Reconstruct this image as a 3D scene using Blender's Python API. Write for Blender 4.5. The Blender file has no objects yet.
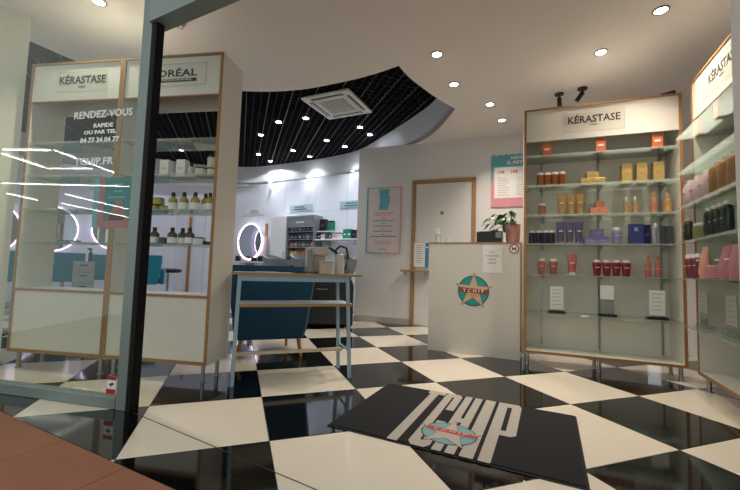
import bpy, bmesh, math, random
from math import sin, cos, pi, radians as R
from mathutils import Vector, Matrix
from mathutils.geometry import tessellate_polygon
random.seed(4)
SC = bpy.context.scene
COL = SC.collection

# ------------------------------------------------------------------ camera, world, exposure
cam_d = bpy.data.cameras.new('camera'); cam = bpy.data.objects.new('camera', cam_d); COL.objects.link(cam)
cam_d.sensor_fit = 'HORIZONTAL'; cam_d.sensor_width = 36; cam_d.lens = 36 * 369.46 / 740
cam_d.clip_start = .02; cam_d.clip_end = 200
_p, _r = R(3.7194), R(1.7215)
_R0 = Vector((1, 0, 0)); _U0 = Vector((0, -sin(_p), cos(_p))); F_ = Vector((0, cos(_p), sin(_p)))
R_ = cos(_r) * _R0 + sin(_r) * _U0; U_ = -sin(_r) * _R0 + cos(_r) * _U0
cm = Matrix((R_, U_, -F_)).transposed().to_4x4(); cm.translation = Vector((0, 0, .794)); cam.matrix_world = cm
SC.camera = cam
SC.view_settings.view_transform = 'Standard'; SC.view_settings.look = 'None'
SC.view_settings.exposure = 1.0; SC.view_settings.gamma = 1.0; SC.view_settings.use_curve_mapping = False
W = bpy.data.worlds.new('world'); SC.world = W; W.use_nodes = True
W.node_tree.nodes['Background'].inputs[0].default_value = (.93, .97, .95, 1)
W.node_tree.nodes['Background'].inputs[1].default_value = .38

DOWNLIGHT_W = 33      # one warm ceiling downlight
GRID_W = 17           # one cool spot in the grid ceiling
WARM = (1, .89, .76); COOL = (.86, .91, 1)

# ------------------------------------------------------------------ materials
def hexc(h):
    h = h.lstrip('#'); v = [int(h[i:i+2], 16) / 255 for i in (0, 2, 4)]
    return tuple((c / 12.92 if c <= .04045 else ((c + .055) / 1.055) ** 2.4) for c in v) + (1,)
MATS = {}
def mat(name, c, rough=.5, metal=0, var=0, scale=8, spec=.5, emit=None, es=0, coat=0, stretch=None, rvar=0):
    if name in MATS: return MATS[name]
    m = bpy.data.materials.new(name); m.use_nodes = True; nt = m.node_tree; b = nt.nodes['Principled BSDF']
    c = hexc(c) if isinstance(c, str) else c
    b.inputs['Base Color'].default_value = c; b.inputs['Roughness'].default_value = rough
    b.inputs['Metallic'].default_value = metal; b.inputs['Specular IOR Level'].default_value = spec
    if coat: b.inputs['Coat Weight'].default_value = coat
    if emit: b.inputs['Emission Color'].default_value = emit; b.inputs['Emission Strength'].default_value = es
    if var or rvar:
        tc = nt.nodes.new('ShaderNodeTexCoord'); mp = nt.nodes.new('ShaderNodeMapping'); n = nt.nodes.new('ShaderNodeTexNoise')
        n.inputs['Scale'].default_value = scale; n.inputs['Detail'].default_value = 4
        if stretch: mp.inputs['Scale'].default_value = stretch
        nt.links.new(tc.outputs['Object'], mp.inputs[0]); nt.links.new(mp.outputs[0], n.inputs['Vector'])
        if var:
            mx = nt.nodes.new('ShaderNodeMix'); mx.data_type = 'RGBA'
            mx.inputs[6].default_value = tuple(x * (1 - var) for x in c[:3]) + (1,)
            mx.inputs[7].default_value = tuple(min(1, x * (1 + var)) for x in c[:3]) + (1,)
            nt.links.new(n.outputs['Fac'], mx.inputs[0]); nt.links.new(mx.outputs[2], b.inputs['Base Color'])
        if rvar:
            mr = nt.nodes.new('ShaderNodeMapRange'); mr.inputs[3].default_value = rough; mr.inputs[4].default_value = rough + rvar
            nt.links.new(n.outputs['Fac'], mr.inputs[0]); nt.links.new(mr.outputs[0], b.inputs['Roughness'])
    MATS[name] = m; return m
def glassy(name, tint, diffuse=0, dcol=None, refl=1.0, rough=0.0):
    """thin glass sheet: tinted transmission plus fresnel reflection, optionally a satin body"""
    m = bpy.data.materials.new(name); m.use_nodes = True; nt = m.node_tree; nt.nodes.clear()
    o = nt.nodes.new('ShaderNodeOutputMaterial'); t = nt.nodes.new('ShaderNodeBsdfTransparent'); g = nt.nodes.new('ShaderNodeBsdfGlossy')
    t.inputs[0].default_value = hexc(tint); g.inputs['Roughness'].default_value = rough
    # Schlick's curve from the facing angle, so that both faces of the sheet reflect alike
    fr = nt.nodes.new('ShaderNodeLayerWeight'); fr.inputs[0].default_value = .5
    pw = nt.nodes.new('ShaderNodeMath'); pw.operation = 'POWER'; pw.inputs[1].default_value = 5
    mm = nt.nodes.new('ShaderNodeMath'); mm.operation = 'MULTIPLY_ADD'; mm.inputs[1].default_value = .9 * refl; mm.inputs[2].default_value = .04 * refl; mm.use_clamp = True
    nt.links.new(fr.outputs['Facing'], pw.inputs[0]); nt.links.new(pw.outputs[0], mm.inputs[0])
    base = t.outputs[0]
    if diffuse:
        d = nt.nodes.new('ShaderNodeBsdfDiffuse'); d.inputs[0].default_value = hexc(dcol)
        tr = nt.nodes.new('ShaderNodeBsdfTranslucent'); tr.inputs[0].default_value = hexc(dcol)
        a = nt.nodes.new('ShaderNodeMixShader'); a.inputs[0].default_value = .75
        nt.links.new(d.outputs[0], a.inputs[1]); nt.links.new(tr.outputs[0], a.inputs[2])
        b = nt.nodes.new('ShaderNodeMixShader'); b.inputs[0].default_value = diffuse
        nt.links.new(t.outputs[0], b.inputs[1]); nt.links.new(a.outputs[0], b.inputs[2]); base = b.outputs[0]
    mx = nt.nodes.new('ShaderNodeMixShader')
    nt.links.new(mm.outputs[0], mx.inputs[0]); nt.links.new(base, mx.inputs[1]); nt.links.new(g.outputs[0], mx.inputs[2])
    nt.links.new(mx.outputs[0], o.inputs[0]); MATS[name] = m; return m

m_ceil = mat('ceiling_paint', '#ebe5e0', .8, var=.02, scale=2)
m_wall = mat('wall_paint', '#dddbda', .75, var=.02, scale=3)
m_salon = mat('salon_white_panel', '#e2e4ec', .45, var=.02, scale=2)
m_fascia = mat('fascia_paint', '#dcdde0', .8, var=.02)
m_seam = mat('seam_grey', '#8f9198', .7)
m_lam = mat('cream_laminate', '#d9d4c9', .35, var=.03, scale=4)
m_ply = mat('plywood_edge', '#9a7040', .5, var=.25, scale=18, stretch=(1, 1, 6))
m_oak = mat('oak_edge', '#a07d52', .5, var=.2, scale=16, stretch=(6, 1, 1))
m_back = mat('cabinet_back', '#dedad0', .45, var=.03, scale=3)
m_white = mat('white_plastic', '#ececea', .35, var=.02)
m_paper = mat('paper', '#eceae6', .8, var=.02)
m_ink = mat('ink_dark', '#2b2b2e', .6, var=.05)
m_inkg = mat('ink_grey', '#77777a', .7, var=.05)
m_steel = mat('brushed_steel', '#a9aba8', .3, metal=.9, var=.06)
m_alu = mat('aluminium_frame', '#7d8b87', .4, metal=.3, var=.06, scale=5)
m_blackp = mat('black_plastic', '#101012', .35, var=.1)
m_void = mat('black_void', '#050506', .9, var=.1)
m_grid = mat('grid_black', '#0c0c0e', .7, var=.1)
m_gridbar = mat('grid_main_bar', '#4d5157', .4, metal=.3, var=.08)
m_ac = mat('ac_plastic', '#dedcd4', .5, var=.03)
m_acg = mat('ac_grille', '#a8a498', .6, var=.08, scale=40)
m_teal = mat('teal_fabric', '#0c415c', .85, var=.12, scale=60)
m_tealv = mat('teal_vinyl', '#0d7f95', .45, var=.06)
m_beech = mat('beech_leg', '#a97845', .45, var=.2, scale=25)
m_blue = mat('pale_blue_metal', '#8faab2', .4, var=.04)
m_whitetile = mat('white_floor_tile', '#ddd2c0', .09, var=.035, scale=3, rvar=.06)
m_blacktile = mat('black_floor_tile', '#0c0b0b', .035, var=.2, scale=5, rvar=.05, spec=.8)
m_joint = mat('tile_joint', '#5a544c', .8, var=.1)
m_terra = mat('terracotta', '#8f5c45', .55, var=.14, scale=5, rvar=.15)
m_terraj = mat('terracotta_joint', '#80543f', .8, var=.1)
m_strip = mat('threshold_bronze', '#4c4438', .4, metal=.5, var=.1)
m_mat = mat('mat_fibre', '#0b0a0d', .95, var=.3, scale=180)
m_matp = mat('mat_print_beige', '#a89f96', .9, var=.1, scale=120)
m_pink = mat('pink_print', '#dc929e', .7, var=.04)
m_tprint = mat('teal_print', '#62acb6', .7, var=.04)
m_tlogo = mat('logo_teal', '#2b9c93', .6, var=.05)
m_tlogo_dark = mat('logo_dark_teal', '#14534f', .6, var=.05)
m_star = mat('logo_star', '#d3b7a0', .6, var=.05)
m_red = mat('logo_red', '#a3202a', .5, var=.05)
m_yellow = mat('logo_yellow', '#d2a63a', .5, var=.05)
m_leaf = mat('leaf_green', '#2e5a2c', .4, var=.25, scale=20)
m_pot = mat('pink_pot', '#b98078', .5, var=.06)
m_soil = mat('soil', '#2b1f18', .95, var=.2, scale=60)
m_skin_white = mat('vinyl_white', '#f0f2f0', .5, var=.02)
m_greyshell = mat('grey_shell', '#8d949c', .3, var=.05)
m_mirror = mat('mirror_glass', '#c9cfd6', .02, metal=1)
m_led = mat('led_white', '#ffffff', .5, emit=(1, .93, 1, 1), es=2.2)
m_ledpink = mat('led_pink', '#ffffff', .5, emit=(.9, .62, 1, 1), es=1.6)
m_lamp = mat('lamp_warm', '#ffffff', .5, emit=(1, .9, .76, 1), es=14)
m_lampc = mat('lamp_cool', '#ffffff', .5, emit=(.92, .95, 1, 1), es=16)
m_tube = mat('tube_light', '#ffffff', .5, emit=(.95, 1, .97, 1), es=18)
g_pane = glassy('door_glass', '#f8fcf9', refl=1.0, diffuse=.008, dcol='#b9c9c2')
g_shelf = glassy('shelf_glass', '#f1f7f3', diffuse=.27, dcol='#e2ebe4', refl=.8)
g_plate = glassy('sign_plate_clear', '#fdfdfc', diffuse=.0, dcol='#d9dad4', refl=.3)
g_clear = glassy('clear_plastic', '#e4e8e8', diffuse=.25, dcol='#dfe4e6', refl=1)

# ------------------------------------------------------------------ mesh helpers
class MB:
    def __init__(s): s.bm = bmesh.new()
    def _add(s, vs, fs):
        v = [s.bm.verts.new(p) for p in vs]
        for f in fs:
            try: s.bm.faces.new([v[i] for i in f])
            except ValueError: pass
        return s
    def box(s, x0, x1, y0, y1, z0, z1, M=None):
        P = [Vector((x, y, z)) for z in (z0, z1) for x, y in ((x0, y0), (x1, y0), (x1, y1), (x0, y1))]
        if M is not None: P = [M @ p for p in P]
        return s._add(P, [(3, 2, 1, 0), (4, 5, 6, 7), (0, 1, 5, 4), (1, 2, 6, 5), (2, 3, 7, 6), (3, 0, 4, 7)])
    def hexa(s, P):   # 8 points: bottom 4, top 4
        return s._add(P, [(3, 2, 1, 0), (4, 5, 6, 7), (0, 1, 5, 4), (1, 2, 6, 5), (2, 3, 7, 6), (3, 0, 4, 7)])
    def rings(s, rings, cap=True):
        n = len(rings[0]); vs = [p for r in rings for p in r]; fs = []
        for k in range(len(rings) - 1):
            for i in range(n):
                j = (i + 1) % n; fs.append((k*n+i, k*n+j, (k+1)*n+j, (k+1)*n+i))
        if cap: fs.append(tuple(range(n - 1, -1, -1))); fs.append(tuple((len(rings)-1)*n + i for i in range(n)))
        return s._add(vs, fs)
    def lathe(s, prof, cx=0, cy=0, n=14, sx=1, sy=1, cap=True):
        return s.rings([[(cx + r*sx*cos(2*pi*i/n), cy + r*sy*sin(2*pi*i/n), z) for i in range(n)] for r, z in prof], cap)
    def cyl(s, cx, cy, z0, z1, r0, r1=None, n=14):
        return s.lathe([(r0, z0), (r0 if r1 is None else r1, z1)], cx, cy, n)
    def tube(s, pts, r, n=8, closed=False):
        pts = [Vector(p) for p in pts]; rs = r if isinstance(r, (list, tuple)) else [r] * len(pts); rings = []
        up = Vector((0, 0, 1))
        for i, p in enumerate(pts):
            a = pts[i-1] if (i or closed) else p; b = pts[(i+1) % len(pts)] if (i < len(pts)-1 or closed) else p
            t = (b - a).normalized()
            u = t.cross(up)
            if u.length < .05: u = t.cross(Vector((1, 0, 0)))
            u.normalize(); v = t.cross(u)
            rings.append([p + rs[i] * (cos(2*pi*k/n) * u + sin(2*pi*k/n) * v) for k in range(n)])
        if closed: rings.append(rings[0]); return s.rings(rings, False)
        return s.rings(rings, True)
    def prism(s, poly, a, b, plane='xy'):
        def P(x, y, t): return (x, y, t) if plane == 'xy' else (x, t, y)
        tri = tessellate_polygon([[Vector((x, y, 0)) for x, y in poly]])
        n = len(poly); vs = [P(x, y, a) for x, y in poly] + [P(x, y, b) for x, y in poly]
        fs = [tuple(t) for t in tri] + [tuple(n + i for i in reversed(t)) for t in tri]
        fs += [(i, (i+1) % n, n + (i+1) % n, n + i) for i in range(n)]
        return s._add(vs, fs)
    def build(s, name, m, parent=None, loc=None, rz=None, smooth=False, bevel=0):
        bmesh.ops.remove_doubles(s.bm, verts=s.bm.verts, dist=1e-6)
        bmesh.ops.recalc_face_normals(s.bm, faces=s.bm.faces)
        me = bpy.data.meshes.new(name); s.bm.to_mesh(me); s.bm.free(); me.materials.append(m)
        if smooth:
            for p in me.polygons: p.use_smooth = True
        o = bpy.data.objects.new(name, me); COL.objects.link(o)
        if parent is not None: o.parent = parent
        if loc is not None: o.location = loc
        if rz is not None: o.rotation_euler = (0, 0, rz)
        if smooth:
            try: me.set_sharp_from_angle(angle=R(42))
            except Exception: pass
        if bevel:
            bv = o.modifiers.new('bevel', 'BEVEL'); bv.width = bevel; bv.segments = 2; bv.limit_method = 'ANGLE'
        return o
def box(name, m, b, parent=None, bevel=0, **k): return MB().box(*b).build(name, m, parent, bevel=bevel, **k)
def tag(o, label=None, cat=None, group=None, kind=None):
    if label: o['label'] = label
    if cat: o['category'] = cat
    if group: o['group'] = group
    if kind: o['kind'] = kind
    return o
def struct(o): o['kind'] = 'structure'; return o
def empty(name, loc=(0, 0, 0), rz=0):
    o = bpy.data.objects.new(name, None); COL.objects.link(o); o.location = loc; o.rotation_euler = (0, 0, rz); o.empty_display_size = .05; return o
def kids(o): return [c for c in COL.objects if c.parent == o]
def copy_tree(o, parent=None, tree=None):
    c = o.copy(); COL.objects.link(c); c.parent = parent
    for ch in CH.get(o.name, []): copy_tree(ch, c)
    return c
CH = {}
def register(root):   # remember children so that copying stays fast
    allo = list(COL.objects)
    def rec(o):
        CH[o.name] = [c for c in allo if c.parent == o]
        for c in CH[o.name]: rec(c)
    rec(root); return root
ORD = ['first', 'second', 'third', 'fourth', 'fifth', 'sixth', 'seventh', 'eighth', 'ninth', 'tenth', 'eleventh', 'twelfth']
class Frame:
    def __init__(s, x, y, deg): s.o = Vector((x, y, 0)); s.a = R(deg); s.M = Matrix.Translation(s.o) @ Matrix.Rotation(s.a, 4, 'Z')
    def w(s, u, v, z=0): return tuple(s.M @ Vector((u, v, z)))
def text(name, s, m, size, parent=None, loc=(0, 0, 0), rot=(pi/2, 0, 0), width=None, align='CENTER', bold=0, depth=.0006, shear=0, space=1):
    cu = bpy.data.curves.new(name, 'FONT'); cu.body = s; cu.size = size; cu.align_x = align; cu.align_y = 'CENTER'
    cu.offset = bold; cu.extrude = depth; cu.shear = shear; cu.space_character = space; cu.resolution_u = 2
    o = bpy.data.objects.new(name, cu); COL.objects.link(o)
    dg = bpy.context.evaluated_depsgraph_get(); me = bpy.data.meshes.new_from_object(o.evaluated_get(dg))
    bpy.data.objects.remove(o); me.name = name; me.materials.clear(); me.materials.append(m)
    if width:
        xs = [v.co.x for v in me.vertices]; w = max(xs) - min(xs); k = width / w
        for v in me.vertices: v.co.x *= k
    q = bpy.data.objects.new(name, me); COL.objects.link(q); q.location = loc; q.rotation_euler = rot
    if parent is not None: q.parent = parent
    return q
def star_pts(cx, cy, r, r2, rot=pi/2): return [(cx + (r if i % 2 == 0 else r2) * cos(rot + pi*i/5), cy + (r if i % 2 == 0 else r2) * sin(rot + pi*i/5)) for i in range(10)]
def ellipse(cx, cy, rx, ry, n=32): return [(cx + rx*cos(2*pi*i/n), cy + ry*sin(2*pi*i/n)) for i in range(n)]

# ------------------------------------------------------------------ floor: diagonal checkerboard of big tiles
T0 = Vector((-1.1966, 2.1042)); TA = Vector((cos(R(19.4077)), sin(R(19.4077)))); TB = Vector((sin(R(19.4077)), -cos(R(19.4077)))); TS = .6
floor = struct(empty('floor', (0, 0, 0)))
FACX = Vector((cos(R(-26.7)), sin(R(-26.7)), 0))
slab = MB().prism([(-9, 3.2), (-1.91, 1.965), (1.5, .25), (4.6, -1.3), (6.5, 2), (5, 9), (1, 11.5), (-9, 11.5)], -.06, -.004).build('joint_bed', m_joint, floor)
def tile_mesh(name, m, s, h):
    g = .0015; b = .002; r0 = [(g, g), (s-g, g), (s-g, s-g), (g, s-g)]; r1 = [(g+b, g+b), (s-g-b, g+b), (s-g-b, s-g-b), (g+b, s-g-b)]
    mb = MB(); mb.rings([[(x, y, -h) for x, y in r0], [(x, y, -b/2) for x, y in r0], [(x, y, 0) for x, y in r1]])
    o = mb.build(name, m); me = o.data; bpy.data.objects.remove(o); return me
tw = tile_mesh('white_tile', m_whitetile, TS, .02); tb = tile_mesh('black_tile', m_blacktile, TS, .02)
def front_clip(p):  # distance behind the terracotta edge
    d = Vector((p[0] + 1.91, p[1] - 1.985)); return d.x * sin(R(26.7)) + d.y * cos(R(26.7))
def clip_tile(poly):
    out = []
    for i in range(len(poly)):
        a, b = poly[i], poly[(i+1) % len(poly)]; da, db = front_clip(a), front_clip(b)
        if da >= 0: out.append(a)
        if da * db < 0: t = da / (da - db); out.append((a[0] + t*(b[0]-a[0]), a[1] + t*(b[1]-a[1])))
    return out
for i in range(-9, 12):
    for j in range(-14, 8):
        c = T0 + TS * ((i + .5) * TA + (j + .5) * TB)
        if not (-7.2 < c.x < 4.2 and -1 < c.y < 9.8): continue
        if abs(c.x) > c.y * 1.12 + .9: continue
        if c.x > .2 and (c.x * .353 + c.y * .936) > 5.6: continue       # beyond the door wall
        if c.x > 3.1 + (c.y - 2.7) * .4: continue
        cr = [tuple(T0 + TS * ((i + a) * TA + (j + b) * TB)) for a, b in ((0, 0), (1, 0), (1, 1), (0, 1))]
        fc = [front_clip(p) for p in cr]
        if max(fc) <= .01: continue
        white = (i + j) % 2 == 0; m = m_whitetile if white else m_blacktile
        if min(fc) >= 0:
            o = bpy.data.objects.new('tile', tw if white else tb); COL.objects.link(o); o.parent = floor
            o.location = (*(T0 + TS * (i * TA + j * TB)), 0)
            # tile mesh spans +x,+y ; second axis runs along -TB, so shift to the j+1 corner
            o.location = (*(T0 + TS * (i * TA + (j + 1) * TB)), 0); o.rotation_euler = (0, 0, R(19.4077))
        else:
            pl = clip_tile(cr); cc = Vector((sum(p[0] for p in pl)/len(pl), sum(p[1] for p in pl)/len(pl)))
            pl = [tuple(cc + (Vector(p) - cc) * (1 - .0016 / max(.02, (Vector(p) - cc).length))) for p in pl]
            MB().prism(pl, -.02, 0).build('tile', m, floor)
# terracotta paving outside the shop
mall = struct(empty('floor_terracotta', (-1.91, 1.985, 0), R(-26.7)))
box('joint_bed', m_terraj, (-2.0, 5.6, -3.2, 0, -.05, -.003), mall)
me = tile_mesh('terracotta_tile', m_terra, .45, .02)
for i in range(-4, 9):
    for j in range(1, 5):
        o = bpy.data.objects.new('tile', me); COL.objects.link(o); o.parent = mall; o.location = (i*.45 + .21, -j*.45, 0)
struct(MB().box(0, 4.6, -.0022, .0022, .0002, .0012).build('trim_1', m_strip, loc=(-1.145 - .09, 1.96 + .054, 0), rz=R(-30.8)))
# ------------------------------------------------------------------ ceiling with its curved opening
ZC, ZG = 2.68, 3.1
def catmull(P, n=8):
    out = []
    for i in range(len(P) - 1):
        p0 = Vector(P[max(i-1, 0)]); p1 = Vector(P[i]); p2 = Vector(P[i+1]); p3 = Vector(P[min(i+2, len(P)-1)])
        for k in range(n):
            t = k / n; out.append(tuple(.5 * ((2*p1) + (-p0 + p2)*t + (2*p0 - 5*p1 + 4*p2 - p3)*t*t + (-p0 + 3*p1 - 3*p2 + p3)*t**3)))
    out.append(tuple(P[-1])); return out
near = catmull([(-4.6, 2.95), (-3.8, 2.72), (-3.25, 2.75), (-3.0, 3.11), (-2.78, 3.45), (-2.2, 3.78), (-1.406, 3.9), (-.8, 3.83), (-.25, 3.6), (0, 3.46), (.216, 3.308)])
side = catmull([(.216, 3.308), (.37, 3.556), (.712, 3.959), (.943, 4.175)])
far = catmull([(.943, 4.175), (.857, 4.83), (.665, 5.356), (.2, 6.3), (-.278, 7.12), (-.95, 7.66), (-1.58, 8.02), (-2.3, 8.38), (-3.03, 8.6), (-4.3, 8.4), (-5.6, 7.5), (-6.5, 6.5), (-6.5, 5), (-5.8, 3.7), (-4.6, 2.95)])
hole = near[:-1] + side[:-1] + far[:-1]
outer = [(-9, 3.5), (-2.9, 2.45), (-1.25, 2.06), (1.05, .9), (4.6, -.9), (6.5, 2), (6, 9), (1, 11.5), (-9, 11.5)]
def slab_with_hole(name, outer, hole, z0, z1, m):
    L = [[Vector((x, y, 0)) for x, y in outer], [Vector((x, y, 0)) for x, y in reversed(hole)]]
    tri = tessellate_polygon(L); pts = [p for l in L for p in l]; n = len(pts)
    vs = [(p.x, p.y, z0) for p in pts] + [(p.x, p.y, z1) for p in pts]
    fs = [tuple(t) for t in tri] + [tuple(n + i for i in reversed(t)) for t in tri]
    k0 = len(outer)
    for a, l in ((0, k0), (k0, len(hole))):
        fs += [(a + i, a + (i+1) % l, n + a + (i+1) % l, n + a + i) for i in range(l)]
    return MB()._add(vs, fs).build(name, m)
struct(slab_with_hole('ceiling', outer, hole, ZC, ZC + .05, m_ceil))
# upright fascia round the opening
mb = MB(); cx = sum(p[0] for p in hole)/len(hole); cy = sum(p[1] for p in hole)/len(hole); nH = len(hole); off = []
for i, p in enumerate(hole):
    a, b = Vector(hole[i-1]), Vector(hole[(i+1) % nH]); t = (b - a).normalized(); off.append((p[0] + t.y*-.03, p[1] + t.x*.03))
vs = [(x, y, ZC + .002) for x, y in hole] + [(x, y, ZG + .003) for x, y in hole] + [(x, y, ZC + .05) for x, y in off] + [(x, y, ZG + .003) for x, y in off]
fs = []
for i in range(nH):
    j = (i+1) % nH; fs += [(i, j, nH+j, nH+i), (2*nH+i, 2*nH+j, 3*nH+j, 3*nH+i), (nH+i, nH+j, 3*nH+j, 3*nH+i)]
struct(mb._add(vs, fs).build('trim_2', m_fascia))
vs = [(x, y, z) for z in (ZG + .004, ZG + .22) for pts in (hole, off) for x, y in pts]; fs = []
for i in range(nH):
    j = (i+1) % nH; fs += [(i, j, 2*nH+j, 2*nH+i), (nH+i, nH+j, 3*nH+j, 3*nH+i), (i, j, nH+j, nH+i)]
struct(MB()._add(vs, fs).build('trim_8', m_void))
# egg-crate ceiling inside the opening
grid = struct(empty('ceiling_grid', (0, 0, 0)))
struct(MB().prism(outer, ZG + .22, ZG + .26).build('ceiling_void', m_void))
def clip_line(o, d, poly):
    ts = []
    for i in range(len(poly)):
        a, b = Vector(poly[i]), Vector(poly[(i+1) % len(poly)]); e = b - a; den = d.x*e.y - d.y*e.x
        if abs(den) < 1e-9: continue
        w = a - o; t = (w.x*e.y - w.y*e.x)/den; s_ = (w.x*d.y - w.y*d.x)/den
        if 0 <= s_ < 1: ts.append(t)
    ts.sort(); return [(ts[i], ts[i+1]) for i in range(0, len(ts) - 1, 2)]
def bars(ang, spacing, phase, width, z0, z1, m, name, lim=(-12, 12), stuff=False, skip=0):
    d = Vector((cos(R(ang)), sin(R(ang)))); nrm = Vector((-d.y, d.x)); k = int(lim[0]/spacing); mb = MB() if stuff else None
    while k*spacing < lim[1]:
        if skip and k % skip == 0: k += 1; continue
        o = nrm * (k*spacing + phase)
        for a, b in clip_line(o, d, hole):
            if b - a < .1: continue
            M = Matrix.Translation(Vector((o.x, o.y, 0))) @ Matrix.Rotation(R(ang), 4, 'Z')
            if stuff: mb.box(a - .02, b + .02, -width/2, width/2, z0, z1, M)
            else: MB().box(0, b - a - .008, -width/2, width/2, z0, z1).build(name, m, grid, loc=(o.x + d.x*(a+.004), o.y + d.y*(a+.004), 0), rz=R(ang))
        k += 1
    if stuff: o = mb.build(name, m, grid); o['kind'] = 'stuff'
ph = -(-1.672*sin(R(109.4)) - 4.799*cos(R(109.4)))
bars(109.4, .29, (0.0158), .008, ZG, ZG + .045, m_gridbar, 'bar')
bars(109.4, .0967, (0.0158), .006, ZG + .004, ZG + .045, m_grid, 'louvre_blade', stuff=True, skip=3)
bars(19.4, .1, 0, .006, ZG + .003, ZG + .045, m_grid, 'louvre_cross_blade', stuff=True)

# ------------------------------------------------------------------ walls
def wall(name, p0, p1, z1=ZC, th=.1, m=m_wall, z0=0, seams=None):
    """box along p0-p1, its front face on the line, thickness to the left of the direction"""
    v = Vector(p1) - Vector(p0); L = v.length; a = math.atan2(v.y, v.x)
    r = struct(MB().box(0, L, 0, th, z0, z1).build(name, m, loc=(*p0, 0), rz=a))
    return r, L
DW = Frame(-.21, 5.73, -20.6)
def dwp(u): p = DW.w(u, 0); return (p[0], p[1])
wall('wall_back', dwp(0), dwp(3.75), th=.12)
a_ = DW.w(0, .12); wall('wall_corner', (-.02, 6.98), (a_[0]+.0, a_[1]+.0), th=.1, m=m_salon)
RC2 = Frame(2.40, 2.72, 245.5); RC = Frame(1.37, 3.28, -21); LC = Frame(-2.605, 2.72, -8.8)
w0 = RC2.w(-2.4, .36); w1 = RC2.w(2.15, .36); wall('wall_right', w0[:2], w1[:2], th=.12)
# skirting of the door wall
box('baseboard_back', mat('skirting', '#b9b2a6', .5, var=.05), (.0, .875, -.012, 0, 0, .09), loc=DW.w(0, 0), rz=DW.a)['kind'] = 'structure'
box('baseboard_back_right', MATS['skirting'], (1.78, 3.7, -.012, 0, 0, .09), loc=DW.w(0, 0), rz=DW.a)['kind'] = 'structure'
# curved salon wall, faceted, with white cupboard-height panels
SB = [(.25, 6.82), (-3.3, 8.95), (-4.75, 9.0), (-6.15, 8.05), (-7.05, 6.7), (-7.0, 4.2)]
for k in range(len(SB) - 1):
    a, b = SB[k+1], SB[k]
    wl, L = wall(['wall_salon', 'wall_salon_left', 'wall_far_left', 'wall_far_side', 'wall_left'][k], a, b, z1=ZC, m=m_salon)
    n = max(1, round(L / .78)); w = L / n
    for i in range(n):     # panels 18 mm proud with a shadow gap
        MB().box(i*w + .004, (i+1)*w - .004, -.018, 0, 1.95 + .004, ZC - .006).build('upper_panel', m_salon, wl)
        MB().box(i*w + .004, (i+1)*w - .004, -.018, 0, .06, 1.95).build('panel', m_salon, wl)
# pillar at the left
PL = Frame(-2.70, 2.775, 225)
wall('wall_front_left', PL.w(0, 0)[:2], PL.w(.55, 0)[:2], th=-.14, m=mat('pillar_paint', '#d8d5c3', .7, var=.02))
# shop front: post, fixed pane, sill rail, header, right jamb
GL = Frame(-1.345, 2.035, -13)
struct(MB().box(.006, .07, 0, .07, 0, ZC).build('trim_3', m_alu, loc=GL.w(0, 0), rz=GL.a, bevel=.003))
struct(box('trim_4', m_alu, (-1.35, -.001, .002, .058, 0, .062), loc=GL.w(0, 0), rz=GL.a, bevel=.004))
struct(box('trim_5', m_alu, (-1.35, -.001, .0, .06, 2.58, ZC), loc=GL.w(0, 0), rz=GL.a))
struct(box('window_1', g_pane, (-1.35, -.002, .022, .032, .05, 2.6), loc=GL.w(0, 0), rz=GL.a))
FD = Frame(-1.275, 2.03, -27.2)
struct(box('door_1', mat('door_seal_black', '#070707', .7, var=.1, spec=.2), (.012, .05, -.012, .035, 0, 2.15), loc=FD.w(0, 0), rz=FD.a, bevel=.002))
hd = struct(box('trim_6', m_alu, (.0, 2.55, -.03, .07, 2.15, 2.42), loc=FD.w(0, 0), rz=FD.a, bevel=.003))
struct(box('trim_7', m_alu, (.0, 2.55, -.06, .075, 2.425, ZC), loc=FD.w(0, 0), rz=FD.a, bevel=.003))
jb = (1.01, .94)
wall('wall_front_right', jb, (jb[0] + cos(R(-27))*1.6, jb[1] + sin(R(-27))*1.6), th=.16, m=MATS['ceiling_paint'])
wall('wall_return', (jb[0] + cos(R(-27))*1.6, jb[1] + sin(R(-27))*1.6), RC2.w(2.15, .36)[:2], th=.1)

# ------------------------------------------------------------------ doorway in the back wall
d1 = struct(empty('door_2', DW.w(0, 0), DW.a))
for u0, u1 in ((.877, .93), (1.732, 1.785)): box('door_post', m_oak, (u0, u1, -.03, 0, 0, 2.12), d1, bevel=.002)
box('door_head', m_oak, (.877, 1.785, -.03, 0, 2.066, 2.12), d1, bevel=.002)
lf = box('door_leaf', mat('door_white', '#d9d6d2', .5, var=.02), (.934, 1.728, -.014, 0, .01, 2.062), d1)
box('door_plaque', m_inkg, (1.295, 1.34, -.018, -.0145, 1.605, 1.65), lf)
t = tag(empty('wall_ledge', DW.w(.745, -.032, .77), DW.a), 'thin oak ledge at hand height across left side of the door', 'shelf')
box('ledge_board', m_oak, (0, .43, -.1, 0, 0, .028), t, bevel=.002)
box('bracket', m_steel, (.05, .07, -.08, 0, -.05, 0), t); box('bracket', m_steel, (.35, .37, -.08, 0, -.05, 0), t)
def paper(name, u0, u1, z0, z1, v, fr, label, cat, lines, parent_m=m_paper, group=None):
    t = tag(empty(name, fr.w(u0, v, z0), fr.a), label, cat, group)
    box('sheet', parent_m, (0, u1-u0, -.0015, 0, 0, z1-z0), t)
    for zc, x0, x1, h, m in lines: box('printed_line', m, (x0*(u1-u0), x1*(u1-u0), -.0024, -.0016, zc*(z1-z0), zc*(z1-z0) + h), t)
    return t
paper('notice_sheet', .925, 1.085, .845, 1.19, -.034, DW, 'white notice sheet taped to the door above the oak ledge', 'notice',
      [(.9 - .09*i, .15, .85 - .1*(i % 3), .006, m_inkg) for i in range(9)])
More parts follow.
